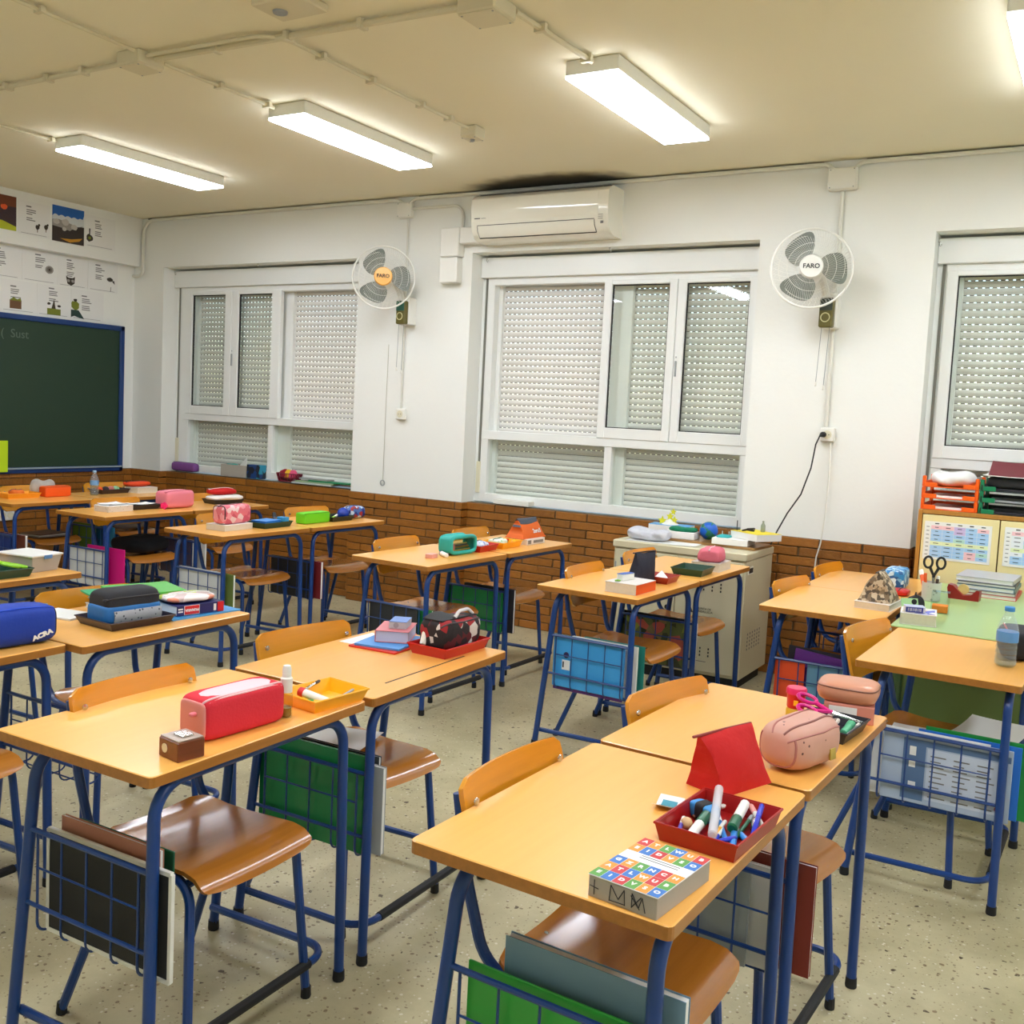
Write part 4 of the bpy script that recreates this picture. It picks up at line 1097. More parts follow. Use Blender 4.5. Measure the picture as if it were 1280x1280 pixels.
def book(name, label, fr, H, cover, spine='front', pages=None, cat='book', group='books on the desks', spine_m=None):
    """closed book; spine on the front, back, left or right edge of its frame"""
    t = thing(name, label, cat, fr.loc(), fr.a, group)
    A, B = fr.L / 2, fr.D / 2; c = .0025
    part('cover', MB().cbox(-A, A, -B, B, 0, c, .0008), cover, t, smooth=False)
    part('cover', MB().cbox(-A, A, -B, B, H - c, H, .0008), cover, t, smooth=False)
    s = {'front': (-A, A, -B, -B + c), 'back': (-A, A, B - c, B), 'left': (-A, -A + c, -B, B), 'right': (A - c, A, -B, B)}[spine]
    part('spine', MB().cbox(s[0], s[1], s[2], s[3], 0.0005, H - .0005, .0008), spine_m or cover, t, smooth=False)
    g = .003
    part('pages', MB().box(-A + g, A - g, -B + g, B - g, c, H - c), pages or M_PAGES, t, smooth=False)
    return t
def boxthing(name, label, cat, fr, H, m, lidm=None, group=None):
    t = thing(name, label, cat, fr.loc(), fr.a, group)
    A, B = fr.L / 2, fr.D / 2
    if lidm is None: part('body', MB().cbox(-A, A, -B, B, 0, H, .0015), m, t, smooth=False)
    else:
        part('body', MB().cbox(-A + .001, A - .001, -B + .001, B - .001, 0, H - .002, .001), m, t, smooth=False)
        part('top_face', MB().cbox(-A, A, -B, B, H - .002, H, .0008), lidm, t, smooth=False)
    return t
def sheetthing(name, label, cat, fr, th, m, group=None, curl=.0, seed=0):
    rr = random.Random(seed); k = [rr.uniform(-1, 1) for _ in range(4)]
    def fn(u, v):
        x, y = (u - .5) * fr.L, (v - .5) * fr.D
        z = th / 2 + .0004 + curl * ((abs(2 * u - 1) ** 2) * (k[0] * .5 + .5) + abs(2 * v - 1) ** 2 * abs(k[1]) * .6)
        return (x, y, z), (0, 0, 1)
    return solo(name, MB().sheet(fn, 8, 8, th), m, label, cat, fr.loc(), fr.a, group)
def stick(name, label, cat, p0, p1, r, body, cap=None, frac=.3, group='pens in trays', tip=None):
    d = Vector(p1) - Vector(p0); l = d.length
    t = thing(name, label, cat, p0, 0, group)
    t.rotation_euler = d.to_track_quat('X', 'Z').to_euler()
    b = l * (1 - frac) if cap else l
    part('barrel', MB().tube([(0, 0, 0), (.002, 0, 0), (b - .001, 0, 0), (b, 0, 0)], [r * .7, r, r, r * .8], 10), body, t)
    if cap: part('cap', MB().tube([(b - .004, 0, 0), (b, 0, 0), (l - .003, 0, 0), (l, 0, 0)], [r * 1.05, r * 1.1, r * 1.08, r * .7], 10), cap, t)
    if tip: part('tip', MB().tube([(0, 0, 0), (-.012, 0, 0)], [r * .7, .0008], 8), tip, t)
    return t
def scissors(label, loc, rot, m, s=1.0):
    t = thing('scissors', label, 'scissors', loc, 0, None, rot)
    for q in (-1, 1):
        ring = [(-.03 * s + .019 * s * cos(a), q * .02 * s + .013 * s * sin(a), 0) for a in [2 * pi * k / 16 for k in range(16)]]
        h = part('handle', MB().tube(ring, .004 * s, 7, closed=True).tube([(-.012 * s, q * .013 * s, 0), (.02 * s, -q * .002 * s, 0)], [.005 * s, .004 * s], 7), m, t)
        part('blade', MB().add([(.015 * s, -q * .006 * s, q * .001), (.085 * s, q * .001 * s, q * .001), (.02 * s, q * .005 * s, q * .001), (.015 * s, -q * .006 * s, q * .002), (.085 * s, q * .001 * s, q * .002), (.02 * s, q * .005 * s, q * .002)], [(0, 1, 2), (5, 4, 3), (0, 3, 4, 1), (1, 4, 5, 2), (2, 5, 3, 0)]), M_STEEL, t, smooth=False)
    part('pivot', MB().lathe([(.004 * s, -.003), (.004 * s, .003)], 8), M_STEEL, t, loc=(.018 * s, 0, 0))
    return t
M_BOTTLE = glassy('bottle plastic', (244, 248, 250), ior=1.5)
def _milky():
    nt = M_BOTTLE.node_tree; mx = [n for n in nt.nodes if n.type == 'MIX_SHADER'][0]; out = nt.nodes['Material Output']
    df = nt.nodes.new('ShaderNodeBsdfDiffuse'); df.inputs[0].default_value = (.8, .85, .9, 1)
    m2 = nt.nodes.new('ShaderNodeMixShader'); m2.inputs[0].default_value = .13
    nt.links.new(mx.outputs[0], m2.inputs[1]); nt.links.new(df.outputs[0], m2.inputs[2]); nt.links.new(m2.outputs[0], out.inputs['Surface'])
_milky()
def bottle(label, x, y, z, h, r, capm, labm, full=.85):
    t = thing('water_bottle', label, 'bottle', (x, y, z), 0, 'water bottles')
    pr = [(r * .8, 0), (r, .008), (r, h * .10), (r * .93, h * .115), (r, h * .13), (r * .93, h * .2), (r, h * .22), (r * .93, h * .29), (r, h * .31), (r * .94, h * .38), (r, h * .40), (r, h * .60), (r * .9, h * .68), (r * .6, h * .82), (r * .4, h * .88), (r * .4, h * .94)]
    part('body', MB().lathe(pr, 22), M_BOTTLE, t)
    part('water', MB().lathe([(rr_ * .95 - .0005, zz_ + .002) for rr_, zz_ in pr if zz_ < h * .58 * full], 18), glassy('water', (226, 236, 238), 1.2), t)
    part('label_band', MB().lathe([(r + .0006, h * .42), (r + .0008, h * .425), (r + .0008, h * .585), (r + .0006, h * .59)], 22), frosted(labm.name + ' film', tuple(int(255 * (v ** (1 / 2.2))) for v in labm.node_tree.nodes['Principled BSDF'].inputs['Base Color'].default_value[:3]), .75), t)
    part('cap', MB().lathe([(r * .45, h * .925), (r * .47, h * .93), (r * .47, h * .99), (r * .42, h)], 16), capm, t)
    return t
c3 = lambda n, c, **k: mat(n, c, **({'rough': .5} | k))

# ---- front left desk
fr = Fr((-1.608, 1.428), 82, .066, .07)
t = thing('pencil_sharpener', 'small brown wooden box sharpener beside the pink red pencil case', 'sharpener', fr.loc(), fr.a)
part('body', MB().cbox(-.033, .033, -.035, .035, 0, .042, .002), wood('dark reddish wood', (122, 62, 34), dark=.7, axis=0), t, smooth=False)
part('lid_plate', MB().cbox(-.031, .031, -.033, .033, .042, .0455, .001), c3('smoky clear lid', (176, 158, 146), rough=.15), t, smooth=False)
part('metal_insert', MB().cbox(-.012, .016, -.02, .014, .0455, .049, .001), M_STEEL, t, smooth=False)
part('hole', MB().lathe([(.01, 0), (.01, .001)], 12, Matrix.Translation((-.0335, .012, .022)) @ Matrix.Rotation(-pi / 2, 4, 'Y')), M_IVORY, t)
fr = Fr((-1.652, 1.546), 86, .236, .098)
M_CORAL = c3('coral red cloth', (212, 40, 56), rough=.85, bump=.15, bscale=180)
M_PINKP = c3('pale pink cloth', (240, 192, 196), rough=.6)
t = softcase('pencil_case', 'coral red pencil case with a pale pink flap on the front left desk', fr, .098, M_CORAL, e1=.22, e2=.32, wob=.012, seed=3, tab=False, zs=radians(118), zipm=M_PINKP)
def flap(u, v):
    x = (u - .5) * .212; s = v
    y = -.0435 + .080 * s; z = .0998 - .006 * (2 * s - 1) ** 2 - .006 * abs(2 * u - 1) ** 6
    return (x, y, z), (0, 0, 1)
part('flap', MB().sheet(flap, 14, 6, .003), M_PINKP, t)
pp = [(-.0965 + .193 * (.5 - .5 * cos(a)) if False else .104 * sp(cos(a), .35), -.0435, .049 + .040 * sp(sin(a), .4)) for a in [2 * pi * k / 40 for k in range(40)]]
part('piping', MB().tube(pp, .0022, 6, closed=True), M_PINKP, t)
for i, x in enumerate((-.112, -.102)):
    part('side_gusset', MB().tube([(x, .035 * sp(cos(a), .5), .048 + .036 * sp(sin(a), .5)) for a in [2 * pi * k / 24 for k in range(24)]], .006, 7, closed=True), M_PINKP, t)
part('end_panel', superq(.012, .084, .082, .3, .3, 10, 24), c3('dusty pink cloth', (222, 140, 134), rough=.7), t, loc=(-.1145, 0, .007), ang=60)
part('pull_loop', MB().cbox(-.134, -.112, -.018, -.006, .058, .066, .002), c3('pink tab', (226, 120, 128)), t, smooth=False)
t = thing('spray_bottle', 'small clear spray bottle with a white cap between pink case and yellow tray', 'bottle', (-1.66, 1.805, DH))
part('body', MB().lathe([(.014, 0), (.016, .004), (.016, .055), (.009, .066)], 16), M_CLEAR, t)
part('cap', MB().lathe([(.0145, .062), (.0145, .096), (.011, .1), (.011, .118), (.0085, .127)], 16), M_WHITE, t)
part('glue_inside', MB().lathe([(.012, .003), (.0135, .006), (.0135, .024)], 14), c3('amber liquid', (150, 110, 40), rough=.2), t)
fr = Fr((-1.612, 1.855), 84, .186, .145)
tray('plastic_tray', 'yellow tray with a glue stick and pens on the front left desk', fr, .032, M_YELLOW)
stick('glue_stick', 'white glue stick with red stripes leaning in the yellow tray', 'glue', fr.pt(-.02, -.05, .012), fr.pt(-.045, .04, .03), .011, M_WHITE, c3('red cap', (200, 40, 40)), .14)
stick('highlighter', 'green and yellow highlighter in the front yellow tray', 'marker', fr.pt(-.07, .015, .011), fr.pt(-.025, -.055, .011), .0085, c3('bright green', (24, 150, 80)), M_YELLOW, .45)
stick('compass', 'steel compass lying across the front yellow tray', 'compass', fr.pt(-.02, .055, .02), fr.pt(.045, .06, .036), .004, M_STEEL, c3('dark knob', (70, 62, 58)), .2)
stick('pen', 'black pen lying along the front edge of the yellow tray', 'pen', fr.pt(-.025, -.045, .006), fr.pt(.075, -.035, .026), .0036, M_BLACK, M_GREY, .4)

# ---- desk behind it
fr = Fr((-1.679, 2.522), 88, .238, .15)
tray('plastic_tray', 'red tray under the tartan pencil case on the desk with the groove', fr, .032, M_RED)
M_TART = spotted('tartan cloth', (36, 26, 28), [(150, 30, 34), (28, 22, 24), (206, 196, 190), (90, 22, 28)], scale=38, rough=.8)
f2 = Fr((-1.70, 2.545), 86, .2, .115, DH + .012)
t = softcase('pencil_case', 'black, red and white patterned pencil case lying open in the red tray', f2, .098, M_TART, e1=.35, e2=.55, wob=.06, seed=8, zs=radians(140), tab=False)
part('open_flap', MB().sheet(lambda u, v: ((-.09 + .18 * u, -.035 + .075 * v, .097 + .012 * sin(5 * u) * v), (0, 0, 1)), 10, 6, .004), M_BLACK, t)
part('strap_loop', MB().tube(fillet([(-.02, -.03, .1), (0, -.03, .118), (.06, -.02, .116), (.085, -.02, .098)], .02), .006, 7), c3('white strap', (214, 206, 202)), t)
stick('marker', 'dark blue marker sticking out of the patterned pencil case', 'marker', fr.pt(-.02, -.05, .02), fr.pt(.06, -.06, .022), .006, c3('navy plastic', (30, 40, 120)), M_WHITE, .3)
stick('glue_stick', 'blue and white glue stick standing at the left of the patterned case', 'glue', fr.pt(-.10, .03, .03), fr.pt(-.07, .035, .1), .010, M_WHITE, c3('mid blue', (50, 96, 180)), .35)
sheetthing('folder', 'red card folder under the blue one beside the red tray', 'folder', Fr((-1.84, 2.478), 93, .22, .175), .005, c3('red card', (206, 44, 30)))
sheetthing('folder', 'light blue spotted folder under the pink book', 'folder', Fr((-1.842, 2.505), 100, .2, .16, DH + .006), .006, c3('light blue card', (86, 150, 216)))
sheetthing('paper_sheet', 'white paper sheet under the blue folder at the desk edge', 'paper', Fr((-1.98, 2.50), 90, .17, .1), .001, M_PAPER)
book('book', 'thick pink book with pale page edges beside the red tray', Fr((-1.861, 2.578), 116, .15, .11, DH + .0135), .038, c3('pink cover', (206, 120, 126)), 'back', c3('lilac pages', (190, 188, 204), rough=.8))
fr = Fr((-1.888, 2.60), 114, .085, .058, DH + .052)
t = boxthing('small_box', 'small grey and blue card box on the pink book', 'box', fr, .024, c3('pale grey card', (184, 188, 196)), c3('blue lid', (110, 140, 200)))
part('hole', MB().lathe([(.009, 0), (.009, .0005)], 12, Matrix.Translation((-.0427, .005, .012)) @ Matrix.Rotation(-pi / 2, 4, 'Y')), c3('mid grey', (150, 150, 160)), t)

# ---- desk nearest the camera
fr = Fr((-.532, 1.408), 84, .184, .125)
M_CARD = c3('grey card', (172, 164, 152), rough=.8)
t = boxthing('cardboard_box', 'flat cardboard box with a top of coloured letter squares', 'box', fr, .037, M_CARD, M_PAPER)
SQ = {'r': (196, 44, 44), 'o': (226, 142, 40), 'b': (44, 110, 186), 'g': (86, 150, 60)}
rows = ['robgor', 'bgorbo', 'wwwwww', 'orbgob', 'grobro', 'bogrbg']
by = {}
tm = MB()
ltrs = 'ABSMRTEOKNLIPXCWDFGHUVYZ'
li = 0
for r, row in enumerate(rows):
    for c, ch in enumerate(row):
        if ch == 'w': continue
        x0 = -.092 + .184 * (5 - r) / 6; y0 = -.0625 + .125 * c / 6
        by.setdefault(ch, MB()).box(x0 + .0006, x0 + .030, y0 + .0005, y0 + .0203, .037, .0374)
for ch, mb_ in by.items(): part('printed_squares', mb_, mat('letter square ' + ch, SQ[ch], rough=.5), t, smooth=False)
for r, row in enumerate(rows):
    if row[0] == 'w': continue
    s_ = ' '.join(ltrs[(r * 6 + c) % 24] for c in range(6))
    for c in range(6):
        lettering(ltrs[(r * 6 + c * 5) % 24],   .013, M_PAPER, t, (-.092 + .184 * (5 - r + .5) / 6, .0625 - .125 * (c + .5) / 6, .0376), (0, 0, -pi / 2), .0006)
tx = MB()
for i in range(2): tx.box(.015 + i * .008, .0168 + i * .008, -.04, .03, .0372, .0376)
part('printed_text', tx, M_TEXT, t, smooth=False)
sk = MB()
def strokes(L):
    for (a, b) in L: sk.tube([(-.0922, -a[0], a[1]), (-.0922, -b[0], b[1])], .0008, 4)
strokes([((-.05, .006), (-.05, .030)), ((-.058, .019), (-.042, .017)), ((-.022, .005), (-.02, .031)), ((-.02, .031), (-.006, .012)), ((-.006, .012), (.004, .03)), ((.004, .03), (.006, .006)), ((-.022, .006), (.006, .007)),
         ((.018, .007), (.018, .03)), ((.018, .03), (.03, .01)), ((.03, .01), (.036, .028)), ((.036, .028), (.042, .006)), ((.018, .008), (.034, .028)), ((.016, .026), (.032, .008))])
part('pen_scribble', sk, M_INK, t, 'black pen scribble on the box end')
fr = Fr((-.495, 1.674), 86, .222, .158)
tray('plastic_tray', 'red tray full of pens on the desk nearest the camera', fr, .034, c3('deep red plastic', (162, 22, 20), rough=.3), flare=.008)
t = thing('eraser', 'light blue eraser block with a black band in the red tray of pens', 'eraser', fr.pt(.035, .045, .004), fr.a + radians(70))
part('body', superq(.058, .034, .032, .35, .4), c3('sky blue rubber', (52, 140, 206), rough=.45), t, ang=70)
part('band', superq(.022, .0355, .0335, .12, .4), M_BLACK, t, ang=70)
solo('wooden_ball', MB().lathe([(.001, 0)] + [(.0115 * sin(pi * k / 10), .0115 - .0115 * cos(pi * k / 10)) for k in range(1, 10)] + [(.001, .023)], 16), c3('pale wood', (206, 168, 120), rough=.5), 'small pale wooden ball in the red tray of pens', 'ball', fr.pt(-.035, .05, .005))
M_GRN = c3('bottle green plastic', (14, 92, 58), rough=.3); M_RB = c3('royal blue plastic', (34, 52, 190), rough=.3); M_LB = c3('cyan blue plastic', (50, 132, 206), rough=.3)
stick('marker', 'white marker with a dark green cap, left in the red tray of pens', 'marker', fr.pt(-.095, .02, .012), fr.pt(.012, .03, .024), .0095, M_WHITE, M_GRN, .35)
stick('marker', 'white marker with a dark green cap, right in the red tray of pens', 'marker', fr.pt(.10, -.01, .03), fr.pt(-.01, -.028, .02), .0095, M_WHITE, M_GRN, .35)
stick('ruler_tube', 'clear plastic ruler lying across the red tray of pens', 'ruler', fr.pt(-.08, -.02, .028), fr.pt(.10, .045, .046), .0085, frosted('clear rule', (226, 224, 226), .5))
stick('pen', 'blue pen leaning on the front rim of the red tray', 'pen', fr.pt(.0, -.065, .016), fr.pt(.095, -.045, .038), .0048, M_RB, M_RB, .4)
stick('pen', 'purple blue pen beside the wooden ball in the red tray', 'pen', fr.pt(-.09, .045, .008), fr.pt(-.02, .062, .02), .004, c3('violet plastic', (84, 70, 170)), M_WHITE, .3)
stick('pen', 'blue pen under the left marker in the red tray', 'pen', fr.pt(-.085, -.02, .008), fr.pt(.0, -.005, .01), .0048, M_RB, M_WHITE, .35)
stick('marker', 'light blue felt pen at the front left of the red tray', 'marker', fr.pt(-.07, -.055, .008), fr.pt(.0, -.03, .012), .006, M_LB, M_LB, .4)
stick('marker', 'light blue felt pen at the front middle of the red tray', 'marker', fr.pt(-.02, -.066, .008), fr.pt(.02, -.02, .01), .006, M_LB, M_GREY, .35)
stick('pen', 'blue ball pen along the left rim of the red tray', 'pen', fr.pt(-.098, .0, .008), fr.pt(-.03, -.045, .014), .0046, M_RB, M_RB, .3)
stick('pen', 'light blue pen under the clear ruler in the red tray', 'pen', fr.pt(-.04, -.03, .007), fr.pt(.06, .03, .012), .005, M_LB, M_WHITE, .3)
stick('pencil', 'brown striped pencil beside the eraser in the red tray', 'pencil', fr.pt(.02, .062, .008), fr.pt(.098, .03, .016), .0042, c3('brown paint', (120, 70, 40)), M_WHITE, .1)
stick('glue_stick', 'small silver sharpener tube near the front of the red tray', 'sharpener', fr.pt(.035, -.055, .012), fr.pt(.062, -.045, .014), .0085, M_STEEL, None)
stick('pencil', 'green pencil under the right marker in the red tray', 'pencil', fr.pt(-.015, -.04, .01), fr.pt(.075, -.035, .02), .004, M_GRN, M_GREY, .2)
stick('chalk_stick', 'white stick at the right end of the red tray', 'pen', fr.pt(.06, -.062, .01), fr.pt(.1, -.02, .03), .005, M_WHITE, c3('pink end', (226, 150, 140)), .3)
stick('pencil', 'yellow pencil between the blue pens in the red tray', 'pencil', fr.pt(-.05, -.01, .012), fr.pt(.03, .0, .014), .0038, M_YELLOW, M_WHITE, .4)
t = thing('paper_card', 'small white folded card with blue print behind the red tray of pens', 'card', (-.69, 1.85, DH), radians(95))
part('card', MB().sheet(lambda u, v: ((.06 * (u - .5), .05 * (v - .5), .001 + .012 * abs(2 * u - 1)), (0, 0, 1)), 6, 2, .001), M_PAPER, t)
part('printed_patch', MB().sheet(lambda u, v: ((.03 * (u - .5), .03 * (v - .5), .0022 + .012 * abs(u - .5)), (0, 0, 1)), 4, 2, .0006), c3('teal print', (70, 150, 170)), t)

def wedge(L, D, H, e=.0, lean=0.0, seed=0, bulge=.012, narrow=.25):
    """zip pouch standing up: box base drawn together into a straight ridge"""
    rr = random.Random(seed); ph = rr.uniform(0, 6)
    def row(q, n=20):
        d = D * (1 - q) ** .8 + .006; l = L * (1 - narrow * q)
        out = []
        for k in range(2 * n):
            u = (k % n) / (n - 1)
            if k < n: x, y = -l / 2 + l * u, -d / 2 - bulge * sin(pi * u) * sin(pi * q) * (1 + .3 * sin(5 * u + ph))
            else: x, y = l / 2 - l * u, d / 2 + bulge * sin(pi * u) * sin(pi * q) * (1 + .3 * sin(4 * u + ph))
            if (k % n) in (0, n - 1): x *= 1 - .12 * sin(pi * q)
            out.append((x + lean * q * H, y, H * q + .004 * sin(3 * u + ph) * q))
        return out
    m = MB(); vs = []; fs = []; nr = 12
    for i in range(nr + 1): vs += row(i / nr)
    n = 40
    for i in range(nr):
        for k in range(n): kk = (k + 1) % n; fs.append((i * n + k, i * n + kk, (i + 1) * n + kk, (i + 1) * n + k))
    fs.append(tuple(reversed(range(n)))); fs.append(tuple(range(nr * n, nr * n + n)))
    return m.add(vs, fs)
def pouch(name, label, fr, H, m, zm=None, cat='pencil case', group='pencil cases', **k):
    t = thing(name, label, cat, fr.loc(), fr.a, group)
    part('body', wedge(fr.L, fr.D, H, **k), m, t, ang=60)
    l = fr.L * (1 - k.get('narrow', .25)) / 2; dx = k.get('lean', 0) * H
    z = part('zipper', MB().tube([(-l + dx, 0, H + .001), (0 + dx, 0, H + .002), (l + dx, 0, H + .001)], .0035, 6), zm or mat('dark zip', (48, 46, 50)), t)
    part('zip_pull', MB().cbox(-l - .02 + dx, -l + .002 + dx, -.003, .003, H - .001, H + .004, .001), zm or mat('dark zip', (48, 46, 50)), z, smooth=False)
    return t
pouch('pencil_case', 'bright red wedge shaped pencil pouch standing behind the red tray of pens', Fr((-.622, 1.966), 70, .165, .09), .12, c3('scarlet cloth', (190, 12, 12), rough=.8, bump=.35, bscale=26), c3('dark red zip', (130, 20, 16)), lean=-.2, narrow=-.02, seed=2)

# ---- desk with the mauve pencil case
M_MAUVE = spotted('mauve cloth with specks', (202, 150, 132), (96, 58, 54), scale=34, thr=.1, rough=.45)
fr = Fr((-.522, 2.165), 72, .205, .12)
t = softcase('pencil_case', 'mauve pink speckled pencil case with a gold tag, bulging, on the right', fr, .112, M_MAUVE, e1=.6, e2=.72, wob=.045, seed=5, zipm=c3('pink zip', (150, 96, 88)), zs=radians(112), tab=False)
b_ = superq(.205, .12, .112, .6, .72, wob=.045, seed=5)
_p = b_.P(radians(10), radians(196))
part('gold_tag', MB().cbox(-.012, .012, -.003, .003, -.013, .013, .001), c3('gold foil', (196, 170, 80), rough=.3, metal=.6), t, loc=_p, rot=(radians(-6), 0, radians(4)), smooth=False)
for s in (78, 150):
    part('seam', MB().tube([b_.P(radians(q), radians(s)) for q in range(-70, 71, 7)], .0022, 5), c3('rose seam', (176, 112, 104)), t)
part('seam', MB().tube([b_.P(radians(-52), radians(s)) for s in range(150, 391, 12)], .003, 5), c3('rose seam', (176, 112, 104)), t)
fr = Fr((-.487, 2.478), 84, .175, .15)
tray('plastic_tray', 'dark navy tray of mixed bits behind the mauve pencil case', fr, .03, c3('navy black plastic', (24, 24, 36), rough=.35))
stick('highlighter', 'mint green highlighter in the dark navy tray', 'marker', fr.pt(-.02, -.045, .012), fr.pt(.03, -.05, .03), .0095, c3('mint plastic', (96, 186, 140)), c3('mint plastic', (96, 186, 140)), .3)
stick('pencil', 'grey pencil along the front of the dark navy tray', 'pencil', fr.pt(-.06, -.058, .01), fr.pt(.07, -.055, .018), .004, M_GREY, M_WHITE, .15)
stick('pen', 'red pen at the far end of the dark navy tray', 'pen', fr.pt(-.075, .05, .012), fr.pt(-.02, .065, .028), .005, M_RED, M_BLACK, .3)
solo('bead_string', MB().tube([fr.pt(-.07 + .1 * q, -.01 + .02 * sin(9 * q), .034 + .006 * sin(14 * q)) for q in [k / 14 for k in range(15)]], .0045, 7), c3('pearl white', (222, 210, 200), rough=.3), 'white beaded string draped over the dark navy tray', 'string')
scissors('bright magenta handled scissors sticking up in the dark navy tray', fr.pt(-.01, .015, .058), (radians(20), radians(14), radians(20)), c3('magenta plastic', (214, 20, 128), rough=.3), 1.25)
t = thing('modelling_clay_pot', 'yellow small pot under the red one behind the dark navy tray', 'pot', (-.655, 2.648, DH))
part('body', MB().lathe([(.022, 0), (.024, .003), (.024, .022), (.021, .026)], 18), c3('mustard plastic', (214, 168, 30)), t)
t = thing('modelling_clay_pot', 'red pot with a pink lid behind the dark navy tray', 'pot', (-.655, 2.648, DH + .0265))
part('body', MB().lathe([(.021, 0), (.023, .003), (.024, .04)], 20), c3('pot red', (206, 14, 24), rough=.3), t)
part('lid', MB().lathe([(.0265, .038), (.0265, .05), (.024, .054)], 20), c3('hot pink plastic', (226, 30, 96), rough=.3), t)
part('printed_patch', MB().cbox(.0, .012, -.0255, -.0225, .01, .024, .001), M_YELLOW, t, smooth=False)
fr = Fr((-.468, 2.705), 100, .12, .125)
t = boxthing('small_box', 'salmon pink card box with dark spots at the desk corner', 'box', fr, .046, spotted('salmon card', (208, 132, 112), (60, 30, 30), scale=26, thr=.12, rough=.6))
part('white_label', MB().box(-.0612, -.06, -.02, .05, .006, .04), M_PAPER, t, smooth=False)
fr = Fr((-.465, 2.70), 96, .13, .15, DH + .0465)
t = thing('round_pouch', 'smooth rose beige pouch lying on the salmon pink box', 'pouch', fr.loc(), fr.a)
M_ROSE = c3('rose leatherette', (206, 142, 112), rough=.32)
def puck(L, D, H, e, prof, n=44):
    m = MB(); vs = []; fs = []
    for k, (q, z) in enumerate(prof):
        for i in range(n):
            a = 2 * pi * i / n; vs.append((L / 2 * q * sp(cos(a), e), D / 2 * q * sp(sin(a), e), H * z + (.0012 * sin(3 * a) * (1 if 0 < k < 8 else 0))))
    for k in range(len(prof) - 1):
        for i in range(n): j = (i + 1) % n; fs.append((k * n + i, k * n + j, (k + 1) * n + j, (k + 1) * n + i))
    fs += [tuple(reversed(range(n))), tuple(range((len(prof) - 1) * n, len(prof) * n))]
    return m.add(vs, fs)
part('body', puck(.135, .155, .056, .5, ((.8, 0), (.92, .1), (1, .35), (1.01, .5), (.99, .66), (.97, .74), (.955, .78), (.93, .82), (.82, .88), (.5, .93), (.05, .95))), M_ROSE, t, ang=50)
part('zipper', MB().tube([(.0665 * sp(cos(a), .5), .0765 * sp(sin(a), .5), .0395 + .0012 * sin(3 * a)) for a in [2 * pi * k / 48 for k in range(48)]], .002, 6, closed=True), c3('bronze zip', (120, 70, 48), rough=.4), t)

# ---- right desk
bottle('clear water bottle with a blue cap and blue label on the right desk', -.247, 3.735, DH, .2, .0335, c3('cap blue', (60, 140, 214)), c3('blue label film', (96, 160, 220), rough=.3))
fr = Fr((-.155, 3.84), 100, .2, .115)
t = softcase('pencil_case', 'black pencil case with red trim behind the right water bottle', fr, .105, c3('black nylon', (28, 26, 28), rough=.7), e1=.4, e2=.5, wob=.04, seed=12, zipm=c3('red trim', (200, 60, 50)), zs=radians(60))
part('piping', MB().tube([(.09 * (2 * q - 1), -.0565, .035 + .004 * sin(6 * q)) for q in [k / 10 for k in range(11)]], .003, 6), c3('red trim', (200, 60, 50)), t)

# ---- desk with the camouflage case
fr = Fr((-.748, 4.479), 86, .205, .15)
book('book', 'thick white book under the camouflage pencil case', fr, .03, c3('white cover', (216, 210, 204)), 'right')
f2 = Fr((-.755, 4.50), 86, .17, .13, DH + .0305)
pouch('pencil_case', 'brown and beige camouflage pencil case standing on the white book', f2, .125, spotted('camouflage cloth', (176, 152, 122), [(124, 104, 80), (196, 178, 150), (84, 72, 58)], scale=75, rough=.85), narrow=.3, bulge=.02, seed=3)
fr = Fr((-.80, 5.12), 92, .22, .10)
M_CHK = spotted('blue checked cloth', (120, 176, 210), [(40, 128, 190), (206, 226, 236), (24, 84, 140)], scale=52, rough=.5)
t = softcase('pencil_case', 'light blue checked pencil case on the desk by the brick wall', fr, .098, M_CHK, e1=.25, e2=.35, wob=.02, seed=6, zipm=c3('pale blue zip', (170, 206, 222)))
t = softcase('pencil_case', 'small red pouch in front of the blue checked pencil case', Fr((-.755, 4.96), 90, .10, .08), .03, M_RED, e1=.5, e2=.6, seed=2, tab=False)

# ---- teacher's desk
fr = Fr((-.535, 4.268), 98, .165, .135)
t = book('book', 'thick white book with a bright printed top on the green desk corner', fr, .046, c3('white gloss cover', (222, 218, 214), rough=.3), 'back', M_PAGES)
part('printed_cover', MB().box(-.07, .07, -.06, .06, .046, .0466), spotted('cover print', (214, 206, 196), [(236, 190, 60), (100, 110, 190), (224, 224, 220)], scale=30), t, smooth=False)
f2 = Fr((-.58, 4.285), 110, .055, .075, DH + .0475)
t = boxthing('small_box', 'small blue and white eraser box on the thick white book', 'box', f2, .024, c3('white sleeve', (214, 216, 226)), c3('pale blue', (176, 184, 206)))
part('blue_band', MB().box(-.0281, -.0274, -.028, .038, .002, .022), c3('band blue', (48, 62, 150)), t, smooth=False)
bc = MB()
for i in range(9): bc.box(-.0285, -.0279, -.02 + .006 * i, -.0175 + .006 * i - (.001 if i % 3 else 0), .006, .018)
part('printed_text', bc, M_PAPER, t, smooth=False)
fr = Fr((-.64, 4.42), 70, .10, .06)
t = softcase('pencil_case', 'round black velvet pouch behind the thick white book', fr, .085, c3('black velvet', (16, 16, 18), rough=.95), e1=.75, e2=.8, seed=7, tab=False)
part('stem', MB().tube([(0, 0, .08), (.004, 0, .1)], [.006, .003], 6), M_BLACK, t)
t = thing('green_card', 'pale green card leaning behind the thick white book', 'card', (-.648, 4.40, DH), radians(30), None)
part('card', MB().sheet(lambda u, v: ((.07 * (u - .5), .04 * v, .003 + .075 * v), (0, -.85, .5)), 2, 2, .002), c3('pale green card', (150, 190, 130)), t, smooth=False)
t = thing('pen_cup', 'grey white pen cup with scissors on the green desk', 'cup', (-.655, 4.955, DH))
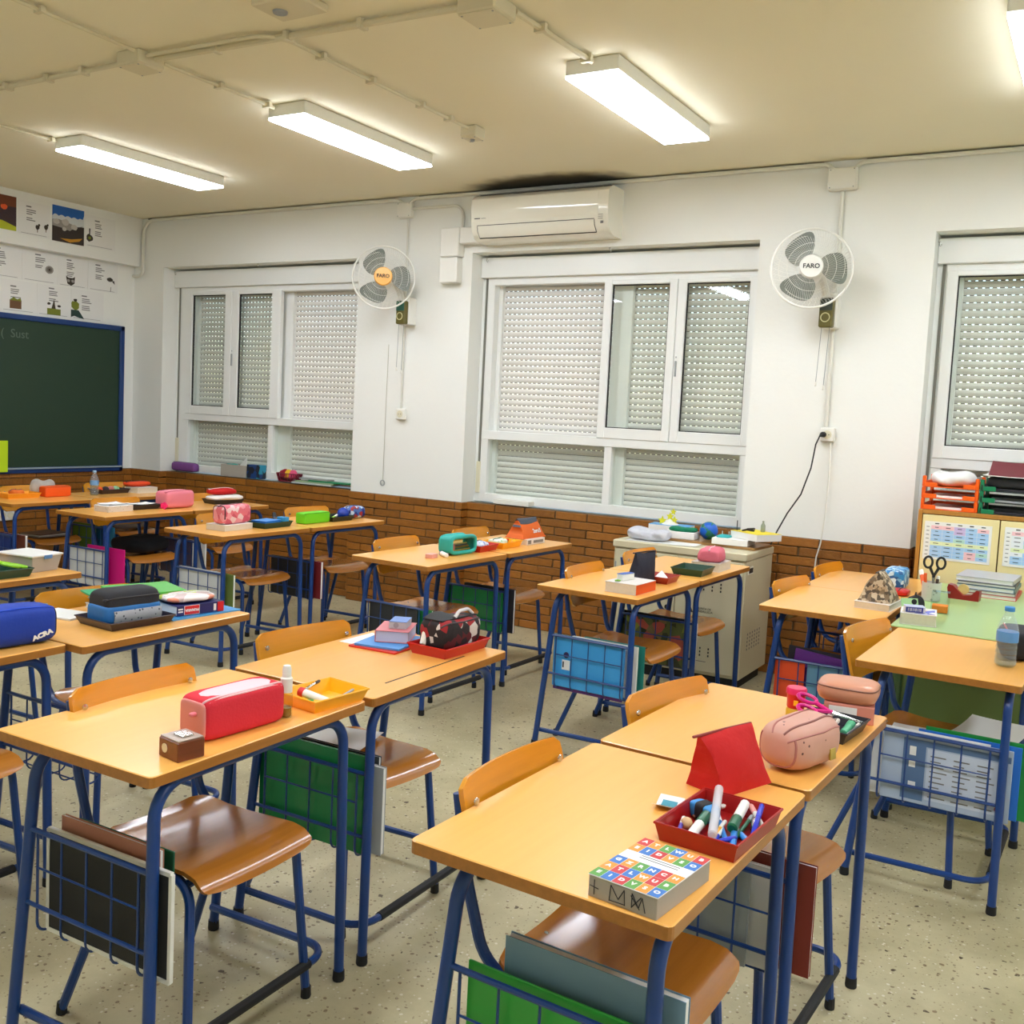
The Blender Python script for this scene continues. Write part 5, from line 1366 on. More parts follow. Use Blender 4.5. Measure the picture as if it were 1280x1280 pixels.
part('cup', MB().lathe([(.036, 0), (.04, .004), (.042, .085), (.039, .085), (.037, .006)], 22), spotted('marbled ceramic', (196, 194, 186), (150, 148, 142), scale=40, thr=.2), t)
scissors('black handled scissors standing in the grey white pen cup', (-.65, 4.955, DH + .135), (0, radians(90), radians(95)), M_BLACK, 1.35)
for i, (dx, dy, c, lab) in enumerate(((-.022, -.012, (226, 90, 30), 'orange marker standing in the grey white pen cup'), (.018, .012, (226, 160, 40), 'yellow marker standing in the grey white pen cup'), (.02, -.016, (60, 40, 36), 'dark brown pen standing in the grey white pen cup'))):
    stick('marker', lab, 'marker', (-.655 + dx, 4.955 + dy, DH + .01), (-.655 + dx * 1.3, 4.955 + dy * 1.3, DH + .125 - .01 * i), .007, c3('pen colour %d' % i, c), M_WHITE if i == 1 else None, .25, group='pens in the cup')
stick('marker', 'orange marker lying up against the blue checked pencil case', 'marker', (-.70, 5.10, DH + .01), (-.735, 5.16, DH + .11), .01, c3('orange plastic', (232, 96, 34)), M_WHITE, .2)
t = thing('note_holder', 'clear plastic note holder with an orange pad on the green desk', 'holder', (-.575, 4.655, DH), radians(5))
part('case', MB().cbox(-.036, .036, -.034, .034, 0, .09, .002), M_CLEAR, t, smooth=False)
part('note_pad', MB().cbox(-.031, .031, -.03, .03, .003, .032, .001), c3('orange paper', (240, 130, 30), rough=.7), t, smooth=False)
t = thing('tape_dispenser', 'dark red tape dispenser with a roll of clear tape', 'tape dispenser', (-.535, 5.125, DH), radians(-4))
pr = [(-.062, .0), (.068, 0), (.07, .048), (.055, .05), (.035, .026), (.0, .02), (-.022, .04), (-.045, .062), (-.066, .066), (-.07, .05)]
m_ = MB(); n = len(pr); vs = [(x, -.028, z) for x, z in pr] + [(x, .028, z) for x, z in pr]
m_.add(vs, [tuple(range(n)), tuple(reversed(range(n, 2 * n)))] + [(i, n + i, n + (i + 1) % n, (i + 1) % n) for i in range(n)])
part('base', m_, c3('maroon plastic', (140, 18, 22), rough=.3), t, smooth=False)
part('tape_roll', MB().lathe([(.024, -.009), (.024, .009)], 20, Matrix.Translation((-.004, 0, .046)) @ Matrix.Rotation(pi / 2, 4, 'X')), c3('tape roll', (216, 186, 120), rough=.25), t)
part('cutter', MB().box(.056, .07, -.02, .02, .05, .053), M_STEEL, t, smooth=False)
zz = DH
for i, (lab, c, h, dx, a) in enumerate((('red folder at the bottom of the pile on the green desk', (190, 34, 40), .018, 0, 89), ('grey brown folder second from below in the pile on the green desk', (130, 120, 112), .014, -.005, 91), ('teal blue binder in the middle of the folder pile', (44, 102, 128), .02, -.012, 88), ('black binder near the top of the folder pile', (36, 36, 44), .014, -.008, 90), ('silver grey folder on top of the pile on the green desk', (176, 176, 180), .022, -.02, 87))):
    book('folder', lab, Fr((-.325 + dx, 5.245 + .006 * i), a, .29, .25, zz), h, c3('folder cover %d' % i, c, rough=.35), 'front', M_PAPER, 'folder', 'pile of folders on the green desk'); zz += h + .0004

# ---- desk with the navy pouch
fr = Fr((-1.708, 4.025), 88, .2, .155)
book('book', 'thick paperback with an orange spine on the desk with the navy pouch', fr, .046, c3('white cover', (216, 210, 204)), 'front', M_PAGES, spine_m=c3('orange cover', (226, 88, 26)))
boxthing('eraser', 'white and blue eraser lying on the orange spined book', 'eraser', Fr((-1.80, 4.08), 78, .09, .034, DH + .0465), .03, M_WHITE, c3('eraser sleeve blue', (50, 90, 170)))
solo('green_clip', MB().tube([(0, 0, .004), (.012, 0, .008), (.02, .008, .006), (.012, .016, .004), (0, .012, .004)], .004, 6), c3('apple green', (120, 180, 40)), 'small green clip on the orange spined book', 'clip', (-1.82, 4.045, DH + .0465))
pouch('pencil_case', 'dark navy pencil pouch standing up with its zip on top', Fr((-1.805, 4.235), 80, .16, .055), .15, c3('navy cloth', (22, 26, 46), rough=.6, bump=.4, bscale=30), c3('black zip', (20, 20, 24)), lean=.22, narrow=-.04, seed=11)
fr = Fr((-1.713, 4.405), 90, .15, .15)
tray('plastic_tray', 'red brown small tray beside the navy pouch', fr, .03, c3('brick red plastic', (160, 44, 28), rough=.35))
solo('paper_scrap', MB().sheet(lambda u, v: ((.05 * (u - .5), .04 * (v - .5), .012 + .03 * u * v), (0, 0, 1)), 4, 4, .001), M_PAPER, 'crumpled white paper scrap in the red brown tray', 'paper', fr.pt(.02, .0, .004), 1.2)
fr = Fr((-1.672, 4.75), 92, .2, .165)
tray('plastic_tray', 'dark green tray on the desk in front of the beige cart', fr, .034, M_DARKGREEN)
solo('paper_scrap', MB().sheet(lambda u, v: ((.07 * (u - .5), .03 * (v - .5), .006 + .008 * sin(6 * u)), (0, 0, 1)), 6, 3, .001), M_PAPER, 'white paper scrap lying in the dark green tray', 'paper', fr.pt(.03, -.01, .004), 1.4)
book('book', 'white paperback under the pink pouch in front of the beige cart', Fr((-1.668, 4.985), 91, .2, .15), .044, c3('white cover', (216, 210, 204)), 'back')
fr = Fr((-1.655, 5.00), 100, .19, .15, DH + .0445)
softcase('pencil_case', 'crumpled pink pouch on the white paperback', fr, .07, c3('rose pink cloth', (214, 106, 122), rough=.7, bump=.3, bscale=40), e1=.3, e2=.55, taper=.35, wob=.10, seed=21, zipm=c3('white zip', (220, 200, 200)))

# ---- middle desks
fr = Fr((-2.925, 4.225), 95, .06, .042)
boxthing('eraser', 'pale pink eraser at the near end of the middle desk', 'eraser', fr, .022, c3('pale pink rubber', (222, 160, 152)), c3('pale pink top', (228, 176, 166)))
stick('paper_roll', 'small white paper roll beside the pale pink eraser', 'paper roll', (-2.895, 4.312, DH + .0125), (-2.965, 4.365, DH + .0125), .012, M_PAPER, c3('violet roll core', (100, 84, 140)), .06, group=None)
fr = Fr((-2.913, 4.372), 84, .225, .085)
M_TURQ = c3('turquoise cloth', (40, 166, 156), rough=.6)
t = thing('pencil_case', 'turquoise pencil case with a clear window full of pencils', 'pencil case', fr.loc(), fr.a, 'pencil cases')
ring = [(.100 * sp(cos(a), .4), .054 + .042 * sp(sin(a), .4)) for a in [2 * pi * k / 36 for k in range(36)]]
for y in (-.036, .036):
    part('frame', MB().tube([(x, y, z) for x, z in ring], .011, 8, closed=True), M_TURQ, t)
gs = MB(); n = 36; vs = []
for (sc) in (1.085, 1.045):
    for y in (-.04, .04): vs += [(x * sc, y, .054 + (z - .054) * sc * 1.02) for x, z in ring]
fs = []
for k in range(n):
    kk = (k + 1) % n
    fs += [(k, kk, n + kk, n + k), (2 * n + k, 3 * n + k, 3 * n + kk, 2 * n + kk), (k, 2 * n + k, 2 * n + kk, kk), (n + k, n + kk, 3 * n + kk, 3 * n + k)]
part('side_wall', gs.add(vs, fs), M_TURQ, t)
for y in (-.038, .038):
    part('window', MB().box(-.094, .094, y - .0006, y + .0006, .016, .092), M_CLEAR, t, smooth=False)
for i, (c, z) in enumerate((((206, 160, 60), .022), ((60, 110, 80), .029), ((170, 120, 40), .036), ((90, 90, 96), .043), ((220, 190, 120), .05))):
    stick('pencil', ['yellow pencil', 'green pencil', 'ochre pencil', 'grey pencil', 'pale wooden pencil'][i] + ' inside the clear turquoise pencil case', 'pencil', fr.pt(-.07 + .012 * i, -.018 + .007 * i, z), fr.pt(.085, -.014 + .006 * i, z + .003), .0042, c3('pencil paint %d' % i, c), None, group='pencils in the clear case')
solo('eraser', superq(.05, .024, .045, .6, .7), c3('salmon rubber', (232, 120, 110)), 'salmon pink eraser inside the clear turquoise pencil case', 'eraser', fr.pt(-.065, -.008, .017), fr.a)
fr = Fr((-2.872, 4.605), 91, .195, .15)
tray('plastic_tray', 'red tray right of the turquoise pencil case', fr, .034, M_RED)
softcase('cloth_bundle', 'blue and white cloth bundle in the red middle tray', Fr((-2.89, 4.62), 90, .12, .10, DH + .008), .045, spotted('blue white print', (206, 212, 222), (60, 100, 190), scale=60, thr=.3), cat='bundle', e1=.6, e2=.7, wob=.1, seed=4, tab=False, group=None)
fr = Fr((-2.86, 4.825), 91, .22, .15)
tray('plastic_tray', 'yellow tray right of the red middle tray', fr, .034, M_YELLOW)
softcase('cloth_bundle', 'pale green and white cloth bundle in the yellow middle tray', Fr((-2.89, 4.83), 90, .11, .09, DH + .008), .044, spotted('green white print', (206, 216, 200), (120, 180, 120), scale=50, thr=.3), cat='bundle', e1=.6, e2=.7, wob=.1, seed=9, tab=False, group=None)
stick('highlighter', 'orange highlighter in the yellow middle tray', 'marker', fr.pt(.02, -.04, .012), fr.pt(.09, -.03, .03), .008, c3('orange plastic', (232, 96, 34)), M_YELLOW, .35)
stick('highlighter', 'lime green highlighter in the yellow middle tray', 'marker', fr.pt(.04, .0, .012), fr.pt(.1, .02, .03), .008, c3('apple green', (120, 180, 40)), M_RED, .35)
fr = Fr((-2.862, 5.095), 88, .2, .15)
t = book('book', 'white dictionary under the orange and grey pencil case', fr, .034, c3('white cover', (216, 210, 204)), 'front')
part('spine_print', MB().cbox(-.09, -.055, -.0762, -.0752, .006, .028, .0003).cbox(-.03, .08, -.0762, -.0752, .009, .025, .0003), M_TEXT, t, smooth=False)
fr = Fr((-2.885, 5.08), 88, .26, .12, DH + .0345)
t = pouch('pencil_case', 'orange pencil pouch with a dark grey top standing on the white dictionary', fr, .105, c3('orange canvas', (214, 98, 28), rough=.75), c3('dark zip', (48, 46, 50)), narrow=.2, seed=5)
part('grey_top', wedge(.225, .048, .045, narrow=.08, bulge=.006), c3('slate canvas', (72, 78, 88), rough=.75), t, loc=(0, 0, .066))
lettering('2ero5', .036, M_PAPER, t, (.03, -.0575, .04), (radians(64), 0, 0), .0008)

# ---- desks in front of the left window
fr = Fr((-4.338, 4.163), 92, .23, .15)
boxthing('cardboard_box', 'flat white card box under the pink pencil case', 'box', fr, .036, c3('off white card', (212, 206, 192), rough=.7), M_PAPER)
fr = Fr((-4.345, 4.165), 94, .235, .10, DH + .0365)
M_MINNIE = spotted('pink printed cloth', (222, 112, 124), [(232, 150, 158), (236, 206, 206), (206, 84, 104)], scale=32, rough=.6)
t = softcase('pencil_case', 'pink printed pencil case with a dark zip standing on the white card box', fr, .112, M_MINNIE, e1=.3, e2=.4, wob=.02, seed=13)
b_ = superq(.235, .10, .112, .3, .4, wob=.02, seed=13)
part('dark_piping', MB().tube([b_.P(radians(-48), radians(s)) for s in range(-10, 200, 10)], .004, 6), c3('dark maroon piping', (70, 28, 38)), t)
fr = Fr((-4.285, 4.43), 92, .25, .16)
tray('plastic_tray', 'dark green tray with a blue case right of the pink pencil case', fr, .032, M_DARKGREEN)
t = boxthing('pencil_box', 'light blue flat pencil box lying tilted in the dark green tray', 'pencil box', Fr((-4.30, 4.45), 96, .15, .11, DH + .006), .038, c3('cornflower plastic', (44, 120, 206), rough=.35), c3('cornflower lid', (70, 146, 222), rough=.35))
boxthing('small_box', 'small turquoise box at the right end of the dark green tray', 'box', Fr((-4.31, 4.62), 92, .045, .06, DH + .006), .05, c3('turquoise plastic', (60, 156, 206), rough=.35))
stick('marker', 'dark marker leaning beside the light blue pencil box', 'marker', fr.pt(.03, -.02, .02), fr.pt(.075, .03, .075), .011, c3('charcoal plastic', (56, 56, 66)), M_BLACK, .4)
fr = Fr((-4.302, 4.80), 90, .24, .085)
t = softcase('pencil_case', 'plain bright green hard pencil case', fr, .072, c3('bright green rubber', (104, 206, 24), rough=.45), e1=.16, e2=.25, wob=.0, seed=1, zipm=c3('green zip', (70, 160, 20)), tab=False, zs=radians(150))
fr = Fr((-4.288, 5.05), 91, .22, .15)
tray('plastic_tray', 'black green tray right of the bright green pencil case', fr, .03, c3('black green plastic', (18, 38, 30), rough=.35))
stick('marker', 'lime felt pen lying in the black green tray', 'marker', fr.pt(-.04, .0, .012), fr.pt(.05, .02, .028), .008, c3('lime plastic', (150, 196, 60)), M_WHITE, .4)
fr = Fr((-4.33, 5.285), 88, .16, .10)
t = softcase('pencil_case', 'blue patterned soft pencil case at the end of the desk by the wall', fr, .085, spotted('blue comic cloth', (70, 110, 180), [(186, 206, 224), (150, 40, 44), (30, 50, 130)], scale=40, rough=.5), e1=.5, e2=.6, wob=.04, seed=17)
solo('blue_ball', MB().lathe([(.001, 0)] + [(.04 * sin(pi * k / 12), .04 - .04 * cos(pi * k / 12)) for k in range(1, 12)] + [(.001, .08)], 20), c3('shiny blue plastic', (28, 58, 160), rough=.25), 'round dark blue ball left of the blue patterned pencil case', 'ball', (-4.36, 5.235, DH))
fr = Fr((-5.474, 4.25), 92, .2, .14)
boxthing('cardboard_box', 'white printed card box on the desk with the pink bag', 'box', fr, .04, spotted('printed white card', (210, 204, 196), (110, 104, 100), scale=70, thr=.16), M_PAPER)
sheetthing('paper_sheet', 'white paper curling on the white printed box', 'paper', Fr((-5.50, 4.28), 98, .17, .11, DH + .041), .001, M_PAPER, curl=.012, seed=4)
fr = Fr((-5.50, 4.47), 90, .22, .15)
tray('plastic_tray', 'black tray of papers left of the pink bag', fr, .03, c3('soft black plastic', (30, 30, 36), rough=.4))
sheetthing('paper_sheet', 'grey white paper lying in the black tray', 'paper', Fr((-5.52, 4.50), 92, .17, .10, DH + .028), .002, M_PAPER, curl=.006, seed=2)
fr = Fr((-5.44, 4.70), 92, .25, .14)
t = softcase('pencil_case', 'large plain pink zipped bag on the desk before the left window', fr, .122, c3('candy pink leatherette', (232, 130, 146), rough=.4), e1=.3, e2=.4, wob=.02, seed=15, zipm=c3('rose zip', (186, 84, 104)), zs=radians(115))
fl = MB()
for k in range(5): fl.lathe([(.002, -.004), (.012, 0), (.002, .005)], 9, Matrix.Translation((0, .014 * cos(k * 1.256), .024 + .014 * sin(k * 1.256))) @ Matrix.Rotation(pi / 2, 4, 'Y'))
fl.lathe([(.006, -.004), (.007, .004)], 9, Matrix.Translation((.004, 0, .024)) @ Matrix.Rotation(pi / 2, 4, 'Y'))
solo('felt_flower', fl, c3('hot pink felt', (226, 30, 110), rough=.8), 'hot pink felt flower beside the plain pink bag', 'flower', (-5.44, 4.665, DH + .002), radians(-45))
fr = Fr((-5.50, 5.17), 80, .25, .16)
tray('plastic_tray', 'black tray under the red and white bundle', fr, .03, c3('soft black plastic', (30, 30, 36), rough=.4))
softcase('cloth_bundle', 'white cloth bundle lying in the black tray by the left window', Fr((-5.49, 5.16), 80, .28, .17, DH + .022), .045, c3('white cotton', (222, 218, 214), rough=.9), cat='bundle', e1=.7, e2=.8, wob=.08, seed=6, tab=False, zipm=M_PAPER, group=None)
softcase('pencil_case', 'red pouch lying on the white cloth bundle', Fr((-5.52, 5.18), 80, .22, .14, DH + .062), .05, c3('scarlet cloth', (190, 12, 12), rough=.8), e1=.7, e2=.8, wob=.06, seed=7, zipm=M_PAPER)
fr = Fr((-6.508, 4.23), 88, .25, .15)
tray('plastic_tray', 'yellow tray by the blackboard with orange bits in it', fr, .034, c3('amber plastic', (240, 160, 40), rough=.35))
softcase('cloth_bundle', 'small orange bundle in the yellow tray by the blackboard', Fr((-6.54, 4.29), 90, .10, .08, DH + .008), .05, c3('orange felt', (226, 110, 30), rough=.8), cat='bundle', e1=.7, e2=.8, wob=.15, seed=3, tab=False, group=None)
stick('pen', 'black pen sticking out of the yellow tray by the blackboard', 'pen', fr.pt(-.05, .0, .02), fr.pt(-.01, .02, .06), .004, M_BLACK, M_BLACK, .3)
softcase('pencil_case', 'plain orange hard pencil case by the blackboard', Fr((-6.49, 4.51), 92, .215, .085), .078, c3('orange rubber', (236, 88, 20), rough=.45), e1=.2, e2=.3, wob=.0, seed=1, zipm=c3('orange zip', (190, 66, 16)), tab=False, zs=radians(150))
softcase('plastic_bag', 'crumpled clear plastic bag behind the plain orange pencil case', Fr((-6.60, 4.50), 92, .19, .10), .115, frosted('clear film', (206, 204, 196), .6), cat='bag', e1=.8, e2=.9, wob=.22, seed=31, tab=False, zipm=frosted('clear film', (206, 204, 196), .6), group=None)
bottle('water bottle with a pale blue label on the desk by the blackboard', -6.482, 4.905, DH, .185, .031, c3('pale blue cap', (150, 190, 222)), c3('pale blue label film', (120, 176, 226), rough=.3))
fr = Fr((-6.50, 4.99), 94, .27, .15)
tray('plastic_tray', 'black brown oblong tray right of the far water bottle', fr, .032, M_BROWNTRAY)
for i, (x, c, lab) in enumerate(((-.09, (232, 90, 34), 'orange pompom'), (-.03, (60, 50, 54), 'dark grey pompom'), (.02, (200, 120, 110), 'salmon pompom'), (.07, (150, 200, 150), 'pale green pompom'))):
    solo('pompom', superq(.05, .05, .045, .9, .9, 12, 14, wob=.05, seed=i), c3('pompom %d' % i, c, rough=.95), lab + ' in the black brown oblong tray', 'pompom', fr.pt(x, .01, .006), group='pompoms in the far tray')
book('book', 'white book under the orange pouch at the far left corner', Fr((-6.45, 5.275), 92, .2, .15), .042, c3('white cover', (216, 210, 204)), 'back')
softcase('pencil_case', 'flat orange red pouch lying on the far white book', Fr((-6.52, 5.265), 92, .22, .12, DH + .043), .04, c3('orange red cloth', (226, 70, 20), rough=.6), e1=.6, e2=.7, wob=.04, seed=14)

# ---- left edge desks
fr = Fr((-3.745, 2.27), 88, .275, .19)
tray('plastic_tray', 'dark green tray with lime scissors at the left edge', fr, .034, M_DARKGREEN)
scissors('lime green handled scissors lying on the dark green tray at the left edge', fr.pt(.06, .0, .05), (radians(10), radians(-8), radians(210)), c3('lime plastic b', (140, 206, 30), rough=.35), 1.7)
fr = Fr((-3.79, 2.575), 97, .15, .2)
t = thing('plastic_bin', 'clear plastic box with a white lid and coloured contents', 'box', fr.loc(), fr.a)
A, B, H = .075, .1, .066
m_ = MB(); vs = []
for (s_, z) in ((.86, 0), (1, H), (.975, H), (.84, .003)): vs += [(-A * s_, -B * s_, z), (A * s_, -B * s_, z), (A * s_, B * s_, z), (-A * s_, B * s_, z)]
fs = [(3, 2, 1, 0), (12, 13, 14, 15)]
for k in range(3):
    for i in range(4): j = (i + 1) % 4; fs.append((k * 4 + i, k * 4 + j, k * 4 + 4 + j, k * 4 + 4 + i))
part('body', m_.add(vs, fs), frosted('milky plastic', (206, 204, 198), .55), t, smooth=False)
part('lid', MB().cbox(-A - .006, A + .006, -B - .006, B + .006, H, H + .008, .002), c3('white lid', (222, 220, 214)), t, smooth=False)
part('lid_clip', MB().cbox(-.02, .02, -B - .009, -B - .003, H - .01, H + .006, .001), c3('clip blue', (90, 140, 200)), t, smooth=False)
for i, (c, lab) in enumerate((((150, 96, 80), 'red brown pencil pack'), ((70, 160, 186), 'turquoise pencil pack'), ((206, 200, 190), 'pale card pack'))):
    solo('pencil_pack', MB().cbox(-.052, .052, -.072, .072, 0, .016, .002), c3('pack %d' % i, c), lab + ' inside the clear plastic box', 'pack', fr.pt(0, 0, .004 + .018 * i), fr.a, smooth=False)
fr = Fr((-2.684, 2.10), 86, .245, .2)
tray('plastic_tray', 'dark brown tray under the black and blue pencil case', fr, .026, M_BROWNTRAY)
fr = Fr((-2.735, 2.125), 84, .205, .125, DH + .006)
M_CYB = c3('cobalt cloth', (30, 104, 170), rough=.6); M_BLKC = c3('black cloth', (34, 34, 38), rough=.8, bump=.1, bscale=200)
t = softcase('pencil_case', 'black and blue pencil case with a grey patterned strip in the dark brown tray', fr, .112, M_BLKC, e1=.3, e2=.5, wob=.015, seed=19, tab=True, zs=radians(160))
part('blue_side', superq(.214, .128, .07, .3, .4, wob=.01, seed=19), M_CYB, t, ang=70, loc=(-.002, -.002, 0))
part('grey_strip', MB().sheet(lambda u, v: ((-.08 + .175 * u, -.0665 - .004 * sin(pi * v), .012 + .036 * v), (0, -1, 0)), 12, 5, .004), spotted('grey chevron cloth', (170, 172, 176), (70, 74, 80), scale=70, thr=.25), t)
zz = DH + .0005
for i, (lab, c, h, fr_) in enumerate((('white notebook, lowest under the green folders', (206, 208, 204), .018, ((-2.885, 2.26), 80, .27, .19)), ('teal notebook between the white notebook and the green folders', (60, 130, 116), .014, ((-2.88, 2.265), 78, .26, .19)), ('pale blue notebook just below the green folders', (150, 190, 206), .014, ((-2.885, 2.27), 80, .26, .19)))):
    book('notebook', lab, Fr(*fr_, zz), h, c3('notebook %d' % i, c), 'front', M_PAPER, 'notebook', 'notebooks under the green folders'); zz += h + .0005
sheetthing('folder', 'emerald green plastic folder, lower of the two on the notebooks', 'folder', Fr((-2.90, 2.235), 72, .31, .225, zz), .006, c3('emerald plastic', (40, 166, 106), rough=.3), curl=.004, seed=1)
sheetthing('folder', 'bright leaf green plastic folder on top of the pile of notebooks', 'folder', Fr((-2.90, 2.30), 70, .24, .20, zz + .011), .007, c3('leaf green plastic', (92, 186, 84), rough=.25), curl=.006, seed=3)
t = book('notebook', 'white ring notebook with a dark page half under the black and blue case', Fr((-2.915, 2.12), 100, .12, .17), .007, c3('white notebook', (214, 214, 208)), 'left', M_PAPER, 'notebook', None)
sheetthing('folder', 'light blue plastic folder under the navy dictionary', 'folder', Fr((-2.680, 2.345), 85, .29, .2), .005, c3('sky blue plastic', (64, 150, 214), rough=.3))
fr = Fr((-2.705, 2.385), 80, .185, .14, DH + .0065)
M_NAVY = c3('navy cover', (24, 30, 92), rough=.4)
t = book('dictionary', 'navy blue dictionary with a red label and red end', fr, .036, M_NAVY, 'front', M_PAPER, 'book')
part('red_label', MB().cbox(-.063, -.006, -.0712, -.0703, .003, .033, .0003), c3('label red', (206, 20, 28)), t, smooth=False)
part('label_border', MB().box(-.0645, -.0045, -.0708, -.07, .0018, .0343), M_PAPER, t, smooth=False)
lettering('PRIMARIA', .0125, M_PAPER, t, (-.0345, -.0716, .018), (pi / 2, pi, 0), .0004)
part('red_end', MB().cbox(.068, .0932, -.0715, .0, .0005, .0355, .0006), c3('label red', (206, 20, 28)), t, smooth=False)
part('white_patch', MB().box(.052, .062, -.0712, -.0703, .006, .03), M_PAPER, t, smooth=False)
part('printed_text', MB().box(-.088, -.07, -.0712, -.0705, .021, .026).box(-.088, -.07, -.0712, -.0705, .012, .017), M_PAPER, t, smooth=False)
softcase('plastic_bag', 'clear plastic bag with bright papers on the navy dictionary', Fr((-2.72, 2.38), 80, .19, .13, DH + .043), .026, spotted('bag of papers', (196, 170, 166), [(222, 210, 206), (190, 206, 90), (224, 140, 110)], scale=22, rough=.25), cat='bag', e1=.6, e2=.7, wob=.1, seed=23, tab=False, zipm=M_PAPER, group=None)
fr = Fr((-2.715, 1.68), 85, .245, .125)
t = softcase('pencil_case', 'royal blue pencil case with a slanted white mark at the left edge', fr, .118, c3('royal blue cloth', (8, 54, 158), rough=.7, bump=.1, bscale=120), e1=.35, e2=.5, wob=.035, seed=29, zipm=c3('blue zip', (24, 70, 190)), zs=radians(125))
part('end_binding', MB().tube([superq(.245, .125, .118, .35, .5, wob=.035, seed=29).P(radians(62), radians(s)) for s in range(0, 360, 12)], .0026, 5, closed=True), M_BLACK, t)
m_ = lettering('ACRA', .024, M_PAPER, t, (.066, -.0655, .03), (pi / 2, radians(-16), 0), .0016)
m_.scale = (1, .8, 1)

# ------------------------------------------------------------------ things in the wire baskets
def indesk(k, x, y, z):
    X, Y, r, _ = DESKS[k]; a = radians(r)
    return (X + x * cos(a) - y * sin(a), Y + x * sin(a) + y * cos(a), z), a
def slab(k, name, label, cat, m, x0, x1, h, y, th=.008, z=.292, tilt=0, roll=0, edge=None, pages=False, curl=0):
    """folder, book or board standing in a desk's book basket"""
    loc, a = indesk(k, (x0 + x1) / 2, y, z)
    w_ = (x1 - x0) / 2
    t = thing(name, label, cat, loc, 0, None, (radians(tilt), radians(roll), a))
    if pages:
        part('cover', MB().cbox(-w_, w_, -th / 2, -th / 2 + .002, 0, h, .0006), m, t, smooth=False)
        part('cover', MB().cbox(-w_, w_, th / 2 - .002, th / 2, 0, h, .0006), m, t, smooth=False)
        part('pages', MB().box(-w_ + .003, w_ - .002, -th / 2 + .002, th / 2 - .002, .002, h - .003), M_PAPER, t, smooth=False)
    else:
        part('panel', MB().cbox(-w_, w_, -th / 2, th / 2, 0, h, .0015), m, t, smooth=False)
    if edge:
        for b in ((-w_ - .004, -w_ + .006, 0, h), (w_ - .006, w_ + .004, 0, h), (-w_, w_, h - .006, h + .004), (-w_, w_, -.004, .006)):
            part('frame_edge', MB().cbox(b[0], b[1], -th / 2 - .002, th / 2 + .002, b[2], b[3], .001), edge, t, smooth=False)
    return t
M_SLATE = c3('black slate', (34, 34, 34), rough=.7)
slab('A', 'slate_board', 'black slate board with a white frame in the front left basket', 'board', M_SLATE, .105, .50, .235, .062, .006, edge=M_WHITE)
slab('A', 'notebook', 'light brown notebook behind the slate board in the front left basket', 'notebook', c3('terracotta card', (192, 130, 104)), .12, .44, .262, .088, .012, pages=True)
slab('A', 'folder', 'dark green folder behind the brown notebook in the front left basket', 'folder', c3('pine green plastic', (20, 92, 60)), .15, .455, .255, .108, .005)
slab('B', 'folder', 'bottle green plastic folder filling the basket under the front left pair of desks', 'folder', c3('see through green plastic', (36, 150, 84), rough=.25, var=.25, vscale=7), .06, .45, .275, .058, .006)
slab('B', 'notebook', 'grey white ring notebook behind the bottle green folder', 'notebook', c3('grey white card', (178, 180, 180)), .12, .485, .245, .085, .016, pages=True)
slab('B', 'notebook', 'dark notebook at the back of the basket with the bottle green folder', 'notebook', c3('dark grey card', (58, 62, 66)), .1, .45, .262, .108, .012, pages=True)
slab('C', 'folder', 'bright green plastic folder in the basket nearest the camera', 'folder', c3('bright green plastic', (54, 172, 66), rough=.3), .10, .46, .245, .060, .006)
slab('C', 'binder', 'slate blue ring binder leaning in the basket nearest the camera', 'binder', c3('slate blue card', (112, 146, 168), rough=.4), .16, .5, .30, .092, .02, pages=True)
slab('D', 'folder', 'clear grey plastic folder of papers under the red tray of pens', 'folder', c3('grey film', (150, 158, 158), rough=.25), .09, .37, .225, .058, .006)
slab('D', 'notebook', 'white notebook behind the clear grey folder', 'notebook', M_PAPER, .10, .42, .235, .08, .012, pages=True)
slab('D', 'book', 'dark red brown book sticking out of the basket under the joined front right desks', 'book', c3('red brown cover', (126, 48, 32)), .22, .50, .255, .106, .014, pages=True)
t = slab('E', 'folder', 'white and blue printed folder in the right desk basket', 'folder', c3('pale blue print', (166, 182, 204), rough=.5), .10, .49, .235, .06, .008)
pr_ = MB().box(-.055, .165, -.0048, -.004, .02, .19)
part('printed_panel', pr_, c3('light blue panel', (196, 206, 222)), t, smooth=False)
part('printed_band', MB().box(-.13, -.06, -.0048, -.004, .012, .215).box(-.06, .19, -.0048, -.004, .195, .215), c3('steel blue print', (84, 112, 150)), t, smooth=False)
tx = MB()
for c in range(3):
    for r in range(9): tx.box(-.045 + c * .07, -.045 + c * .07 + .052 - (r * 7 % 5) * .005, -.0056, -.0047, .03 + r * .017, .034 + r * .017)
part('printed_text', tx, M_TEXT, t, smooth=False)
part('printed_text', MB().box(-.11, -.09, -.0054, -.0047, .16, .19).box(-.11, -.09, -.0054, -.0047, .12, .145).box(-.108, -.085, -.0054, -.0047, .05, .072), M_PAPER, t, smooth=False)
part('red_mark', MB().lathe([(.012, 0), (.012, .001)], 14, Matrix.Translation((.165, -.004, .04)) @ Matrix.Rotation(pi / 2, 4, 'X')), c3('mark red', (200, 40, 44)), t)
slab('E', 'notebook', 'white notebook behind the printed folder in the right desk basket', 'notebook', M_PAPER, .04, .42, .235, .083, .014, pages=True)
slab('E', 'folder', 'blue folder at the back of the right desk basket', 'folder', c3('vivid blue plastic', (30, 110, 206)), .2, .51, .24, .102, .006)
slab('E', 'folder', 'green folder sticking out at the right of the right desk basket', 'folder', c3('grass green plastic', (22, 140, 58)), .22, .56, .25, .116, .006)
slab('F', 'folder', 'orange red folder in the basket under the camouflage case desk', 'folder', c3('orange red plastic', (228, 74, 26)), .075, .2, .23, .056, .006)
